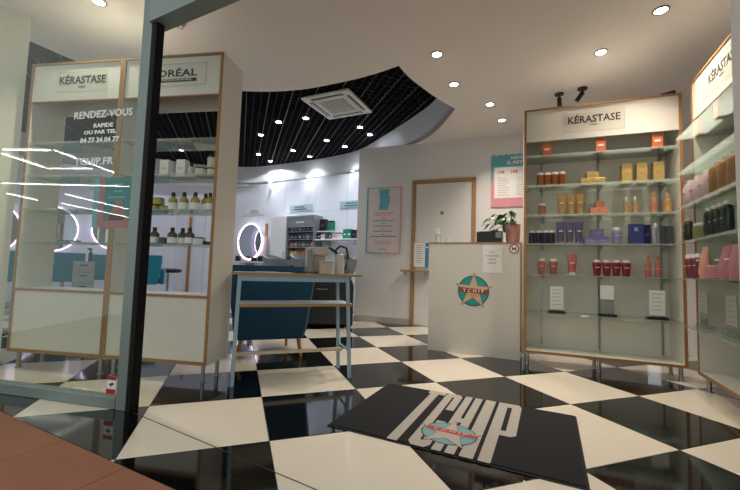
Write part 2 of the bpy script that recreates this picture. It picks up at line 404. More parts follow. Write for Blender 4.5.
t = paper('blue_leaflet', 1.095, 1.14, .84, 1.19, -.034, DW, 'narrow blue leaflet on the door beside the white notice', 'leaflet', [(.8, .2, .8, .02, m_paper)], mat('leaflet_blue', '#3f86b8', .6, var=.05))

# poster with the frame of two colours (door wall)
def bar_lines(n, z0, dz, rnd, m, h=.006, wmin=.5, wmax=.8): 
    r = random.Random(rnd); return [(z0 - i*dz, .5 - w/2, .5 + w/2, h, m) for i in range(n) for w in [r.uniform(wmin, wmax)]]
t = tag(empty('price_poster', DW.w(.16, -.004, 1.035), DW.a), 'framed price poster with teal bag picture on wall left of the door', 'poster')
w, h = .55, 1.01
box('poster_sheet', mat('poster_pale', '#d9ccca', .6, var=.03), (0, w, -.006, 0, 0, h), t)
for nm, b, m in (('frame_left', (0, .014, -.014, -.006, 0, h), m_tprint), ('frame_right', (w-.014, w, -.014, -.006, 0, h), m_pink),
                 ('frame_top_left', (.014, w/2, -.014, -.006, h-.014, h), m_tprint), ('frame_top_right', (w/2, w-.014, -.014, -.006, h-.014, h), m_pink),
                 ('frame_bottom_left', (.014, w/2, -.014, -.006, 0, .014), m_tprint), ('frame_bottom_right', (w/2, w-.014, -.014, -.006, 0, .014), m_pink)): box(nm, m, b, t)
MB().prism([(.19, .98), (.37, .98), (.35, .88), (.37, .86), (.37, .80), (.34, .66), (.19, .66), (.21, .80)], -.0075, -.0062, 'xz').build('bag_picture', m_tprint, t)
for z, a, b, m, hh in ((.6, .12, .43, m_pink, .022), (.57, .15, .38, m_pink, .014), (.53, .24, .3, m_inkg, .01), (.49, .1, .44, m_inkg, .012), (.45, .25, .3, m_inkg, .01), (.41, .12, .41, m_inkg, .012),
                       (.37, .25, .3, m_inkg, .01), (.33, .11, .42, m_inkg, .012), (.285, .25, .3, m_inkg, .01), (.25, .07, .48, m_inkg, .014), (.17, .14, .4, m_pink, .014), (.14, .12, .4, m_pink, .012), (.06, .2, .33, m_inkg, .01)):
    box('printed_line', m, (a, b, -.0075, -.0062, z, z + hh), t)
# price board above the counter
t = tag(empty('price_board', DW.w(1.98, -.004, 1.69), DW.a), 'pink and teal price board with scalloped top edge above the potted plant', 'poster')
w, h = .86, .71
box('board', m_pink, (0, w, -.01, 0, 0, h), t)
box('teal_header', m_tprint, (.0, w, -.012, -.0102, .5, h), t)
box('teal_side', m_tprint, (.0, .03, -.012, -.0102, .36, .5), t)
for i in range(11): MB().prism(ellipse(.04 + i*.078, h, .022, .015, 10), -.01, 0, 'xz').build('scallop', m_tprint, t)
box('white_field', m_paper, (.045, w-.045, -.013, -.0122, .12, .545), t)
text('lettering', 'NOS TARIFS', m_paper, .055, t, (.47, -.014, .665), width=.42, bold=.002)
text('lettering', 'À PETITS PRIX', m_paper, .055, t, (.45, -.014, .6), width=.5, bold=.002)
for x, s in ((.1, '10€'), (.27, '10€'), (.42, '10€'), (.6, '20€')):
    text('lettering', s, mat('price_red', '#c03048', .6, var=.03), .05, t, (x + .03, -.0145, .475), width=.085, bold=.0012)
for cx in (.16, .4, .64):
    for i in range(8): box('printed_line', m_inkg, (cx - .07, cx + (.07 if i % 3 else .04), -.0142, -.0132, .39 - i*.033, .394 - i*.033), t)

# ------------------------------------------------------------------ reception counter
CT = Frame(.613, 3.79, -24.7)
ct = tag(empty('reception_counter', CT.w(0, 0), CT.a), 'tall cream reception counter with star emblem on its front', 'counter')
CW, CH_, CD = .866, 1.083, .42
box('front_panel', m_lam, (0, CW-.001, 0, .02, 0, CH_-.012), ct, bevel=.001)
box('side_panel', m_lam, (0, .02, .021, CD, 0, CH_-.012), ct); box('side_panel', m_lam, (CW-.02, CW, .021, CD, 0, CH_-.012), ct)
box('worktop', m_lam, (.0, CW, .006, CD+.02, CH_-.012, CH_+.002), ct); box('wood_edge', m_oak, (-.002, CW+.003, -.004, .006, CH_-.012, CH_+.003), ct)
box('wood_side_edge', m_ply, (CW, CW+.012, -.003, .02, .09, CH_), ct)
box('inner_shelf', m_lam, (.021, CW-.021, .021, CD-.02, .7, .72), ct)
def emblem(root, cx, cz, r, plane='xz', y=-.001, sgn=-1):
    """round teal badge, star and red name band; layers rise towards the viewer"""
    def lay(poly, k, name, m, th=.0008):
        a = y + sgn * k * .0009; MB().prism(poly, a, a + sgn*th, plane).build(name, m, root)
    lay(ellipse(cx, cz, r*1.0, r*1.0, 36), 0, 'emblem_rim', m_tlogo_dark)
    lay(ellipse(cx, cz, r*.93, r*.93, 36), 1, 'emblem_disc', m_tlogo)
    lay(star_pts(cx, cz, r*1.24, r*.46, pi/2 - .05), 2, 'emblem_star_outline', mat('logo_outline', '#7d6a58', .6, var=.05))
    lay(star_pts(cx, cz, r*1.14, r*.42, pi/2 - .05), 3, 'emblem_star', m_star)
    lay([(cx - r*.82, cz + r*.22), (cx + r*.85, cz + r*.1), (cx + r*.92, cz - r*.03), (cx + r*.85, cz - r*.2), (cx - r*.8, cz - r*.1), (cx - r*.88, cz + r*.06)], 4, 'emblem_band', m_red)
    lay([(cx - r*.26, cz - r*.22), (cx + r*.3, cz - r*.24), (cx + r*.16, cz - r*.36), (cx - .0, cz - r*.4), (cx - r*.16, cz - r*.35)], 4, 'emblem_ribbon', m_yellow)
    rot = (pi/2, 0, 0) if plane == 'xz' else (0, 0, 0)
    zz = y + sgn * 5.6 * .0009
    text('lettering', 'T C H I P', m_paper, r*.3, root, (cx, zz, cz) if plane == 'xz' else (cx, cz, zz), rot=(pi/2, 0, 0) if plane == 'xz' else (0, 0, 0), width=r*1.35, bold=.001, depth=.0003)
emblem(ct, .443, .612, .148)
t = tag(empty('counter_notice', CT.w(.53, -.0015, .79), CT.a), 'small white paper notice taped to the counter front under the top', 'notice')
box('sheet', m_paper, (0, .175, -.0015, 0, 0, .265), t)
for i, s in enumerate(('Pour', "l'encaissement", 'merci de', 'Patienter')): text('lettering', s, m_inkg, .021, t, (.085, -.0022, .2 - i*.034), width=(.04, .12, .07, .08)[i], bold=.0003, depth=.0003)
t = tag(empty('no_dogs_sign', CT.w(.812, -.0015, 1.022), CT.a), 'round red prohibition sticker at top right corner of the counter', 'sticker')
MB().prism(ellipse(0, 0, .045, .045, 28), -.001, 0, 'xz').build('red_ring', m_red, t)
MB().prism(ellipse(0, 0, .035, .035, 28), -.0018, -.0011, 'xz').build('white_disc', m_paper, t)
MB().prism([(-.02, .002), (-.022, .012), (-.014, .009), (.008, .008), (.014, .018), (.022, .016), (.016, .004), (.014, -.018), (.009, -.018), (.006, -.004), (-.01, -.004), (-.012, -.018), (-.017, -.018), (-.016, -.002)], -.0026, -.0019, 'xz').build('dog_symbol', m_ink, t)
MB().prism([(-.028, .024), (-.024, .028), (.028, -.024), (.024, -.028)], -.0033, -.0027, 'xz').build('slash', m_red, t)
zt = CH_ + .0035
# on the counter
t = tag(empty('sanitiser_bottle', CT.w(.055, .12, zt), CT.a), 'clear pump bottle standing at left end of the counter top', 'bottle')
MB().lathe([(.028, 0), (.03, .01), (.03, .075), (.014, .095), (.012, .105)]).build('body', g_clear, t, smooth=True)
MB().cyl(0, 0, .105, .12, .014).cyl(0, 0, .12, .15, .005, n=8).box(-.03, .01, -.006, .006, .148, .158).build('pump', m_white, t)
t = tag(empty('plastic_film_heap', CT.w(.165, .1, zt), CT.a), 'crumpled clear plastic wrapping on the counter beside the pump bottle', 'wrapping')
mb = MB(); rr = random.Random(3)
mb.rings([[((.045 - .012*k) * cos(2*pi*i/10) * rr.uniform(.7, 1.3), (.035 - .008*k) * sin(2*pi*i/10) * rr.uniform(.7, 1.3), .0 + k*.02 + rr.uniform(0, .012)*(k > 0)) for i in range(10)] for k in range(4)])
mb.build('film', g_clear, t)
t = tag(empty('black_box', CT.w(.463, .03, zt), CT.a), 'open black box on the counter left of the potted plant', 'box')
MB().box(0, .235, 0, .008, 0, .1).box(0, .235, .15, .158, 0, .125).box(0, .008, .008, .15, 0, .11).box(.227, .235, .008, .15, 0, .11).box(0, .235, .008, .15, 0, .008).build('case', m_blackp, t)
box('receipt_roll', mat('label_grey', '#7f8b8b', .6, var=.1), (.18, .232, -.012, -.004, .045, .1), t)
t = tag(empty('potted_plant', CT.w(.79, .13, zt), CT.a), 'leafy green plant in a pink pot at right end of the counter', 'plant')
MB().lathe([(.05, 0), (.062, .02), (.07, .17), (.072, .18), (.064, .18), (.06, .165)], n=20).build('pot', m_pot, t, smooth=True)
MB().lathe([(.0601, .155), (.0601, .166)], n=16).build('soil', m_soil, t)
rr = random.Random(8)
for k in range(34):
    a = rr.uniform(.5*pi, 1.75*pi); rad = rr.uniform(.02, .2) if cos(a) < 0 else rr.uniform(.0, .06); hz = rr.uniform(.2, .34) - rad*.35
    tip = Vector((rad*cos(a) - .035, rad*sin(a)*.7, hz)); mid = tip * .5 + Vector((0, 0, .1))
    st = MB().tube([(0, 0, .16), mid, tip], [.003, .0025, .0015], 5).build('stem', m_leaf, t)
    L = rr.uniform(.06, .1); wd = L * .4; dx = Vector((cos(a), sin(a), rr.uniform(-.9, .1))).normalized(); sd = Vector((-sin(a), cos(a), rr.uniform(-.4, .4))).normalized(); nn = dx.cross(sd).normalized()
    pr = []
    for f, ww in ((0, .05), (.2, .8), (.45, 1), (.75, .6), (1, .04)):
        c = tip + dx*L*f + Vector((0, 0, -.02*f*f)); pr.append([c + sd*wd*ww, c + nn*.004, c - sd*wd*ww, c - nn*.002])
    MB().rings(pr).build('leaf', m_leaf, st)

# ------------------------------------------------------------------ product builders (each faces local -y, stands on z=0)
def pm(name, c, rough=.35, **k): return mat(name, c, rough, var=.06, scale=20, **k)
pc = dict(amber=pm('amber_pack', '#8a4a10', .3), gold=pm('gold_pack', '#c9ac6a', .3, metal=.35), orange=pm('orange_pack', '#c76a3e', .4), peach=pm('peach_pack', '#cf9a72'), tan=pm('tan_pack', '#b98e5c'),
          pinkbox=pm('salmon_pack', '#cf8468'), navy=pm('navy_pack', '#23243f'), purple=pm('purple_pack', '#5a5278'), lilac=pm('lilac_pack', '#9a90c0'), violet=pm('violet_pack', '#7f78a4'), blue=pm('indigo_pack', '#42458a'),
          silver=pm('silver_pack', '#a9a4b4', .3, metal=.5), slate=pm('slate_pack', '#4d4f5c'), coral=pm('coral_pack', '#b8685e'), coral2=pm('brown_coral_pack', '#a2604e'), red=pm('crimson_pack', '#86161c'), rose=pm('rose_pack', '#d6b9bd'),
          maroon=pm('maroon_pack', '#7c3a44'), green=pm('bottle_green_pack', '#26332d', .2), olive=pm('olive_pack', '#888b56'), kraft=pm('kraft_pack', '#9d7648'), pink2=pm('dusty_pink_pack', '#c07f86'), light=pm('pale_salmon_pack', '#dba08c'),
          white=pm('white_pack', '#dcdad4'), cream=pm('cream_pack', '#c9bfae'), honey=pm('honey_oil', '#a99a52', .15), plum=pm('plum_pack', '#5a4c55', .25), black=pm('black_cap', '#121214', .3), yellow=pm('yellow_pack', '#d8b23c'), orange2=pm('bright_orange_pack', '#c8612c'), grey=pm('grey_pack', '#80858c'))
capw = pm('pearl_cap', '#e8e2da', .25)
def p_jar(w, h, m, cap=capw, wrap=None):
    r = w/2; t = empty('jar')
    MB().lathe([(r*.9, 0), (r, h*.06), (r, h*.84)], n=14).build('body', m, t, smooth=True)
    MB().lathe([(r*.93, h*.845), (r*.95, h*.97), (r*.88, h)], n=14).build('lid', cap, t, smooth=True)
    if wrap: MB().lathe([(r*1.012, h*.2), (r*1.012, h*.6)], n=14, cap=False).build('label', wrap, t)
    return t
def p_tube(w, h, m, cap=capw):
    t = empty('squeeze_tube'); r = w*.36
    MB().lathe([(r*.85, 0), (r*.9, h*.13)], n=14).build('cap', cap, t, smooth=True)
    R_s = []
    for z, a, b in ((.13, .74, .74), (.3, .8, .7), (.6, .92, .5), (.9, 1.0, .16), (1, 1.0, .07)):
        R_s.append([(w/2*a*cos(2*pi*i/16), w/2*b*sin(2*pi*i/16), z*h) for i in range(16)])
    MB().rings(R_s).build('body', m, t, smooth=True)
    MB().box(-w*.22, w*.22, -w*.41, -w*.36, h*.55, h*.6).build('label', capw, t)
    return t
def p_vase(w, h, m, cap=capw):   # shampoo bottle: widening body with cap on top
    t = empty('shampoo_bottle'); r = w/2
    MB().rings([[(r*a*cos(2*pi*i/16), r*.62*a*sin(2*pi*i/16), z*h) for i in range(16)] for z, a in ((0, .66), (.04, .72), (.35, .86), (.7, 1), (.8, .98), (.84, .8))]).build('body', m, t, smooth=True)
    MB().lathe([(r*.74, h*.845), (r*.74, h*.97), (r*.66, h)], n=14, sy=.7).build('cap', cap, t, smooth=True)
    MB().box(-w*.25, w*.25, -r*.66, -r*.6, h*.5, h*.54).build('label', capw, t)
    return t
def p_pump(w, h, m, cap=None, wrap=None):
    t = empty('slim_bottle'); r = w/2; cap = cap or m
    MB().lathe([(r*.95, 0), (r, h*.04), (r, h*.62), (r*.55, h*.72), (r*.42, h*.76)], n=14).build('body', m, t, smooth=True)
    MB().lathe([(r*.45, h*.765), (r*.45, h*.94), (r*.3, h)], n=12).build('cap', cap, t, smooth=True)
    if wrap: MB().lathe([(r*1.015, h*.08), (r*1.015, h*.42)], n=14, cap=False).build('label', wrap, t)
    else: MB().lathe([(r*1.015, h*.36), (r*1.015, h*.42)], n=14, cap=False).build('label', pc['peach'], t)
    return t
def p_carton(w, h, m, lab=None, d=.05, letter=None):
    t = empty('carton')
    MB().box(-w/2, w/2, -d/2, d/2, 0, h).build('box_body', m, t, bevel=.001)
    MB().box(-w*.28, w*.28, -d/2-.0012, -d/2, h*.42, h*.56).build('label', lab or capw, t)
    if letter: text('lettering', letter, capw, h*.28, t, (0, -d/2-.0015, h*.72))
    return t
def p_bag(w, h, m, cap=capw):    # soft refill bag with rounded body and cap
    t = empty('refill_bottle'); r = w/2
    MB().rings([[(r*a*cos(2*pi*i/16), r*.7*a*sin(2*pi*i/16), z*h) for i in range(16)] for z, a in ((0, .85), (.05, 1), (.72, 1), (.84, .82), (.88, .5))]).build('body', m, t, smooth=True)
    MB().lathe([(r*.4, h*.885), (r*.4, h*.98), (r*.3, h)], n=12).build('cap', cap, t, smooth=True)
    MB().box(-w*.2, w*.2, -r*.73, -r*.7, h*.45, h*.5).build('label', pc['grey'], t)
    return t
PROTO = {}; USED = set()
def put(fr, fn, key, u, v, z, label, cat, group=None, tilt=0, **k):
    kk = (fn.__name__, key)
    if kk not in PROTO:
        o = fn(**k); PROTO[kk] = register(o)
    else: o = copy_tree(PROTO[kk])
    o.location = fr.w(u, v, z); o.rotation_euler = (0, 0, fr.a + tilt); tag(o, label, cat, group); return o
def row(fr, fn, key, us, z, desc, where, cat, v=.12, group=None, **k):
    n = len(us)
    for i, u in enumerate(us):
        if n == 1: lab = f'{desc} {where}'
        elif n == 2: lab = f'{"left" if i == 0 else "right"} one of two {desc}s {where}'
        else: lab = f'{ORD[i]} from left of {["", "", "", "three", "four", "five", "six", "seven"][n]} {desc}s {where}'
        put(fr, fn, key, u, v, z, lab, cat, group or f'{desc}s {where}' if n > 1 else None, tilt=0, **k)

# ------------------------------------------------------------------ shelf cabinets
ZS = [1.852, 1.583, 1.320, 1.064, .796, .456]
def foot(root, x, y, h=.11, r=.014): MB().cyl(x, y, 0, h, r).cyl(x, y, 0, .006, r*1.5).build('foot', m_steel, root)
def back_cabinet(fr, Wd, label, sx0, sx1, protrude, sign_u, rails):
    D = .3; t = tag(empty('display_cabinet', fr.w(0, 0), fr.a), label, 'cabinet')
    for u in (0, Wd - .02):
        s = box('side_panel', m_lam, (u, u + .02, .003, D, .11, 2.275), t); box('edge_strip', m_ply, (u - .0005, u + .0205, -.002, .003, .11, 2.276), s)
    s = box('top_panel', m_lam, (.02, Wd-.02, .003, D, 2.262, 2.275), t); box('edge_strip', m_ply, (.0205, Wd-.0205, -.002, .003, 2.26, 2.276), s)
    s = box('bottom_panel', m_lam, (.02, Wd-.02, .003, D, .11, .13), t); box('edge_strip', m_ply, (.0205, Wd-.0205, -.002, .003, .109, .131), s)
    box('back_panel', m_back, (.02, Wd-.02, D-.015, D, .13, 2.262), t)
    box('header_board', m_lam, (.02, Wd-.02, .004, .02, 1.978, 2.26), t)
    for u in rails:
        r = box('wall_rail', m_steel, (u-.008, u+.008, D-.026, D-.015, .14, 1.97), t)
        mb = MB()
        for k in range(60): mb.box(u-.002, u+.002, D-.0275, D-.0255, .16 + k*.03, .172 + k*.03)
        q = mb.build('rail_slots', m_ink, r); q['kind'] = 'stuff'
    for z in ZS:
        g = box('glass_shelf', g_shelf, (sx0, sx1, -protrude, D-.03, z-.008, z), t)
        for u in rails:
            MB().prism([(D-.03, z-.01), (.12, z-.01), (.12, z-.014), (D-.03, z-.05)], u-.003, u+.003, 'xz').build('shelf_bracket', m_steel, g)
            b = kids(g)[-1] if False else COL.objects[-1]
            b.data.transform(Matrix(((0, 1, 0, 0), (1, 0, 0, 0), (0, 0, 1, 0), (0, 0, 0, 1))))
    for u in (.03, Wd/2, Wd-.03): foot(t, u, .05); foot(t, u, D-.05)
    return t
def brand_sign(root, u0, u1, z0, z1, s, sub, size, wd, bar=False, y=.0035):
    """clear plate stood off the header with lettering"""
    g = box('sign_plate', g_plate, (u0, u1, y-.003, y, z0, z1), root)
    MB().box(u0, u1, y-.0042, y-.0032, z0-.002, z0).box(u0, u1, y-.0042, y-.0032, z1, z1+.002).box(u1, u1+.002, y-.0042, y-.0032, z0, z1).box(u0-.002, u0, y-.0042, y-.0032, z0, z1).build('plate_edge', mat('plate_edge_pale', '#a9a79c', .4, var=.05), g)
    text('lettering', s, m_ink, size, g, ((u0+u1)/2, y+.0008, (z0+z1)/2 + .012), width=wd, bold=.0015)
    if bar:
        b = box('black_bar', m_ink, ((u0+u1)/2 - wd/2, (u0+u1)/2 + wd/2, y-.0042, y-.0032, (z0+z1)/2 - .05, (z0+z1)/2 - .028), g)
        text('lettering', sub, m_paper, .02, g, ((u0+u1)/2, y-.0049, (z0+z1)/2 - .039), width=wd*.85)
    else: text('lettering', sub, m_ink, .02, g, ((u0+u1)/2, y+.0008, (z0+z1)/2 - .038), width=.06)
c1 = back_cabinet(RC, 1.16, 'tall cream display cabinet with wood edges beside the reception counter', .021, 1.139, 0, 0, (.163, .628, 1.09))
brand_sign(c1, .325, .77, 2.035, 2.215, 'KÉRASTASE', 'PARIS', .088, .39, y=.0025)
c2 = back_cabinet(RC2, 1.25, 'tall cream display cabinet along right wall, nearest to camera', .0, 1.229, .1, 0, (.16, .62, 1.09))
brand_sign(c2, .22, .78, 2.04, 2.225, 'KÉRASTASE', 'PARIS', .088, .39, y=.0025)
Z1, Z2, Z3, Z4, Z5, Z6 = [z + .0005 for z in ZS]
row(RC, p_carton, 'or', (.19, .605, 1.005), Z1, 'orange pouch box', 'on top glass shelf beside the counter', 'box', v=.045, w=.074, h=.118, m=pc['orange'], d=.03)
row(RC, p_jar, 'amb', (.139, .198, .257, .316), Z2, 'amber jar', 'on second glass shelf', 'jar', v=.1, w=.058, h=.128, m=pc['amber'])
for u, z, nm in ((.507, Z2, 'lower left'), (.600, Z2, 'lower right'), (.553, Z2 + .0555, 'topmost')):
    put(RC, p_carton, 'goldlow', u, .12, z, f'{nm} of three flat gold boxes stacked on second glass shelf', 'box', 'flat gold boxes', w=.09, h=.055, m=pc['gold'], lab=pc['tan'], d=.08)
row(RC, p_carton, 'goldtall', (.805, .912, 1.027), Z2, 'tall gold carton', 'at right of second shelf', 'box', w=.074, h=.165, m=pc['gold'], lab=pc['tan'], d=.07)
row(RC, p_jar, 'peach', (.155,), Z3, 'small peach jar with white lid alone at left', 'of third glass shelf', 'jar', w=.06, h=.112, m=pc['coral2'])
row(RC, p_tube, 'tan', (.313, .386, .459), Z3, 'tan squeeze tube', 'on third glass shelf', 'tube', v=.12, w=.068, h=.19, m=pc['tan'], cap=pc['peach'])
for u, z, nm in ((.566, Z3, 'lower left'), (.632, Z3, 'lower right'), (.606, Z3 + .0605, 'topmost')):
    put(RC, p_carton, 'salm', u, .12, z, f'{nm} of three small salmon boxes stacked on third glass shelf', 'box', 'small salmon boxes', w=.064, h=.06, m=pc['pinkbox'], lab=pc['peach'], d=.06)
row(RC, p_pump, 'oil', (.804, .868), Z3, 'small orange bottle', 'with pale caps on third shelf', 'bottle', w=.043, h=.15, m=pc['tan'], cap=capw)
row(RC, p_pump, 'oil2', (.995,), Z3, 'tall slim orange bottle', 'standing over the right rail of third shelf', 'bottle', w=.048, h=.185, m=pc['pinkbox'], cap=pc['peach'])
row(RC, p_pump, 'oil3', (1.09,), Z3, 'wide orange bottle with pump', 'at right end of third shelf', 'bottle', w=.062, h=.17, m=pc['tan'], cap=pc['peach'])
row(RC, p_jar, 'navy', (.07, .124, .178, .232), Z4, 'navy jar', 'at left of fourth shelf', 'jar', v=.1, w=.052, h=.12, m=pc['navy'])
row(RC, p_tube, 'pur', (.305, .377, .449), Z4, 'purple squeeze tube', 'on fourth glass shelf', 'tube', w=.068, h=.2, m=pc['purple'], cap=pc['lilac'])
for u, z, nm in ((.534, Z4, 'lower left'), (.628, Z4, 'lower right'), (.585, Z4 + .0655, 'topmost')):
    put(RC, p_carton, 'vio', u, .12, z, f'{nm} of three violet boxes stacked on fourth glass shelf', 'box', 'violet boxes', w=.092, h=.065, m=pc['violet'], lab=pc['lilac'], d=.08)
row(RC, p_vase, 'lil', (.733,), Z4, 'single lilac bottle with silver cap', 'on fourth shelf', 'bottle', w=.074, h=.145, m=pc['lilac'])
put(RC, p_carton, 'K', .868, .12, Z4, 'large indigo carton with a white letter K on fourth shelf', 'box', w=.1, h=.172, m=pc['blue'], letter='K', lab=pc['blue'])
put(RC, p_carton, 'K2', .945, .13, Z4, 'narrow dark indigo carton right of the larger indigo carton', 'box', w=.05, h=.165, m=pc['navy'], lab=pc['blue'])
row(RC, p_bag, 'sil', (1.0,), Z4, 'silver lilac bottle', 'right of the indigo cartons on fourth shelf', 'bottle', v=.1, w=.056, h=.175, m=pc['silver'])
row(RC, p_carton, 'sla', (1.047, 1.1), Z4, 'slate grey carton', 'at right end of fourth shelf', 'box', v=.14, w=.048, h=.155, m=pc['slate'], lab=pc['slate'])
row(RC, p_vase, 'cor', (.152,), Z5, 'coral bottle', 'leftmost on fifth glass shelf', 'bottle', w=.072, h=.138, m=pc['coral'])
row(RC, p_vase, 'cor2', (.247,), Z5, 'brownish coral bottle', 'second from left on fifth shelf', 'bottle', w=.072, h=.136, m=pc['coral2'])
row(RC, p_tube, 'cort', (.395,), Z5, 'coral squeeze tube with flared top', 'on fifth glass shelf', 'tube', w=.078, h=.18, m=pc['coral'])
row(RC, p_vase, 'red', (.585, .656, .727, .798), Z5, 'crimson bottle', 'on fifth glass shelf', 'bottle', w=.07, h=.135, m=pc['red'])
row(RC, p_pump, 'corp', (.95, 1.018), Z5, 'slim coral bottle', 'at right of fifth shelf', 'bottle', w=.044, h=.178, m=pc['coral'])
def card(fr, u, w_, z0, z1, label, v=.1, cw=None, cm=m_paper, bm=None):
    t = tag(empty('card_stand', fr.w(u, v, Z6), fr.a), label, 'price card')
    box('stand_base', bm or m_blackp, (-w_/2-.016, w_/2+.016, -.025, .025, 0, .02), t)
    box('holder', g_clear, (-w_/2, w_/2, -.003, .0, .02, z1-Z6), t)
    c = box('card', cm, (-w_/2, w_/2, -.0055, -.0035, z0-Z6, z1-Z6), t)
    for i in range(5): 
        if z1 - z0 > .12: box('printed_line', m_inkg, (-w_*.34, w_*(.36 - .1*(i % 2)), -.0062, -.0056, z1-Z6-.03-i*.032, z1-Z6-.027-i*.032), c)
    return t
card(RC, .27, .105, .487, .69, 'tall white price card in black stand, left on lowest shelf')
card(RC, .652, .1, .598, .716, 'short white price card in clear holder, centre of lowest shelf')
card(RC, 1.0, .108, .487, .69, 'tall white price card in black stand, right on lowest shelf')
t = tag(box('shelf_tag', m_paper, (-.03, .03, -.004, -.001, -.008, .006), loc=RC.w(.47, 0, Z6), rz=RC.a), 'tiny white tag clipped to front edge of the lowest shelf', 'tag')
# right-wall cabinet products
B = 'right wall cabinet'
row(RC2, p_carton, 'or', (.065, .395, .8), Z1, 'orange pouch box', 'on top shelf of right wall cabinet', 'box', v=.02, w=.074, h=.118, m=pc['orange'], d=.03)
row(RC2, p_bag, 'rose', (.075, .222, .369), Z3, 'pale pink bottle', 'in right wall cabinet', 'bottle', v=-.035, w=.135, h=.19, m=pc['rose'])
row(RC2, p_bag, 'kraft', (.495, .62, .745), Z3, 'light brown bottle', 'in right wall cabinet', 'bottle', v=-.03, w=.118, h=.215, m=pc['kraft'])
row(RC2, p_jar, 'olive', (.235,), Z4, 'round olive jar', 'left of dark green bottles in right wall cabinet', 'jar', v=-.02, w=.12, h=.11, m=pc['olive'])
row(RC2, p_bag, 'green', (.355, .441, .527, .613), Z4, 'dark green bottle', 'in right wall cabinet', 'bottle', v=-.03, w=.083, h=.2, m=pc['green'])
row(RC2, p_bag, 'green2', (.06,), Z4, 'dark grey green bottle', 'in the left corner of right wall cabinet', 'bottle', v=-.052, w=.08, h=.17, m=pc['green'])
row(RC2, p_vase, 'mar', (.05, .14, .23), Z5, 'maroon bottle', 'in right wall cabinet', 'bottle', v=-.05, w=.086, h=.17, m=pc['maroon'])
row(RC2, p_tube, 'lite', (.335,), Z5, 'tall pale salmon tube', 'in right wall cabinet', 'tube', v=-.05, w=.1, h=.21, m=pc['light'], cap=pc['light'])
row(RC2, p_jar, 'dp', (.462,), Z5, 'low dusty pink jar', 'between taller pink tubes at right edge', 'jar', v=-.03, w=.12, h=.085, m=pc['pink2'], cap=pc['light'])
row(RC2, p_tube, 'dpt', (.59, .715), Z5, 'tall dusty pink tube', 'at right edge of the view', 'tube', v=-.03, w=.12, h=.2, m=pc['pink2'], cap=pc['pink2'])
gp = mat('grey_card', '#a9a79c', .6, var=.03)
card(RC2, .14, .14, .56, .7, 'grey card left on lowest shelf of right wall cabinet', v=0, cm=gp, bm=g_clear)
card(RC2, .55, .14, .52, .7, 'grey card right on lowest shelf of right wall cabinet', v=0, cm=gp, bm=g_clear)

# ------------------------------------------------------------------ open-backed shelf units by the glass
ZL = [1.668, 1.418, 1.168, .926]
def open_unit(u0, Wd, label):
    t = tag(empty('display_unit', LC.w(u0, 0), LC.a), label, 'cabinet'); D = .27; z0 = .125
    for u in (0, Wd - .02):
        s = box('side_panel', m_lam, (u, u+.02, .003, D, z0, 2.27), t); box('edge_strip', m_ply, (u - .0002, u+.0202, -.002, .003, z0, 2.271), s)
    s = box('top_panel', m_lam, (.02, Wd-.02, .003, D, 2.256, 2.27), t); box('edge_strip', m_ply, (.0205, Wd-.0205, -.002, .003, 2.254, 2.271), s)
    s = box('header_board', m_lam, (.02, Wd-.02, .005, .02, 1.975, 2.254), t); box('edge_strip', m_ply, (.0205, Wd-.0205, .001, .02, 1.967, 1.975), s)
    box('rear_header_board', m_lam, (.02, Wd-.02, D-.015, D, 1.972, 2.256), t)
    s = box('deck_panel', m_white, (.02, Wd-.02, .005, D, .565, .58), t); box('edge_strip', m_ply, (.0205, Wd-.0205, -.002, .005, .563, .582), s)
    box('lower_front_panel', m_lam, (.02, Wd-.02, .005, .02, .147, .563), t)
    s = box('bottom_panel', m_lam, (.02, Wd-.02, .003, D, z0, .145), t); box('edge_strip', m_ply, (.0205, Wd-.0205, -.002, .003, z0-.001, .146), s)
    for z in ZL: box('glass_shelf', g_shelf, (.021, Wd-.021, .01, D-.01, z-.009, z), t)
    for u in (.05, Wd-.05): foot(t, u, .05, .125, .013); foot(t, u, D-.05, .125, .013)
    return t
lu1 = open_unit(0, .783, 'left display unit of two seen through the glass, nearly empty shelves')
lu2 = open_unit(.785, .783, 'right display unit of two with bottles, right of the door post')
brand_sign(lu1, .235, .65, 2.04, 2.19, 'KÉRASTASE', 'PARIS', .08, .39)
brand_sign(lu2, .13, .655, 2.045, 2.205, "L'ORÉAL", 'PROFESSIONNEL', .072, .38, bar=True)
zB, zC, zD = [z + .0005 for z in ZL[1:]]
lw = m_paper
row(LC, p_pump, 'wsm', (.975,), zB, 'small white bottle', 'behind the door post on upper shelf', 'bottle', v=.13, w=.05, h=.1, m=pc['white'], cap=pc['black'])
row(LC, p_carton, 'wbx', (1.088, 1.22), zB, 'white carton', 'on upper shelf of right display unit', 'box', v=.12, w=.07, h=.125, m=pc['white'], lab=pc['cream'])
row(LC, p_pump, 'wdk', (1.29,), zB, 'cream bottle with dark cap', 'on upper shelf of right display unit', 'bottle', v=.12, w=.05, h=.1, m=pc['cream'], cap=pc['black'])
row(LC, p_jar, 'wj', (1.37,), zB, 'wide cream jar with dark lid', 'on upper shelf of right display unit', 'jar', v=.12, w=.09, h=.065, m=pc['cream'], cap=pc['black'])
put(LC, p_jar, 'wj2', 1.46, .12, zB, 'lower cream jar of a stacked pair at right end of upper shelf', 'jar', w=.08, h=.06, m=pc['cream'], cap=pc['black'])
put(LC, p_jar, 'wj3', 1.458, .12, zB + .061, 'upper cream jar of a stacked pair at right end of upper shelf', 'jar', w=.078, h=.085, m=pc['cream'], cap=pc['plum'])
put(LC, p_jar, 'hj', 1.012, .12, zC, 'low honey jar with black lid behind the door post', 'jar', w=.085, h=.045, m=pc['honey'], cap=pc['black'])
put(LC, p_jar, 'hj2', 1.105, .12, zC, 'low honey jar with black lid left of the honey bottles', 'jar', w=.085, h=.035, m=pc['honey'], cap=pc['black'])
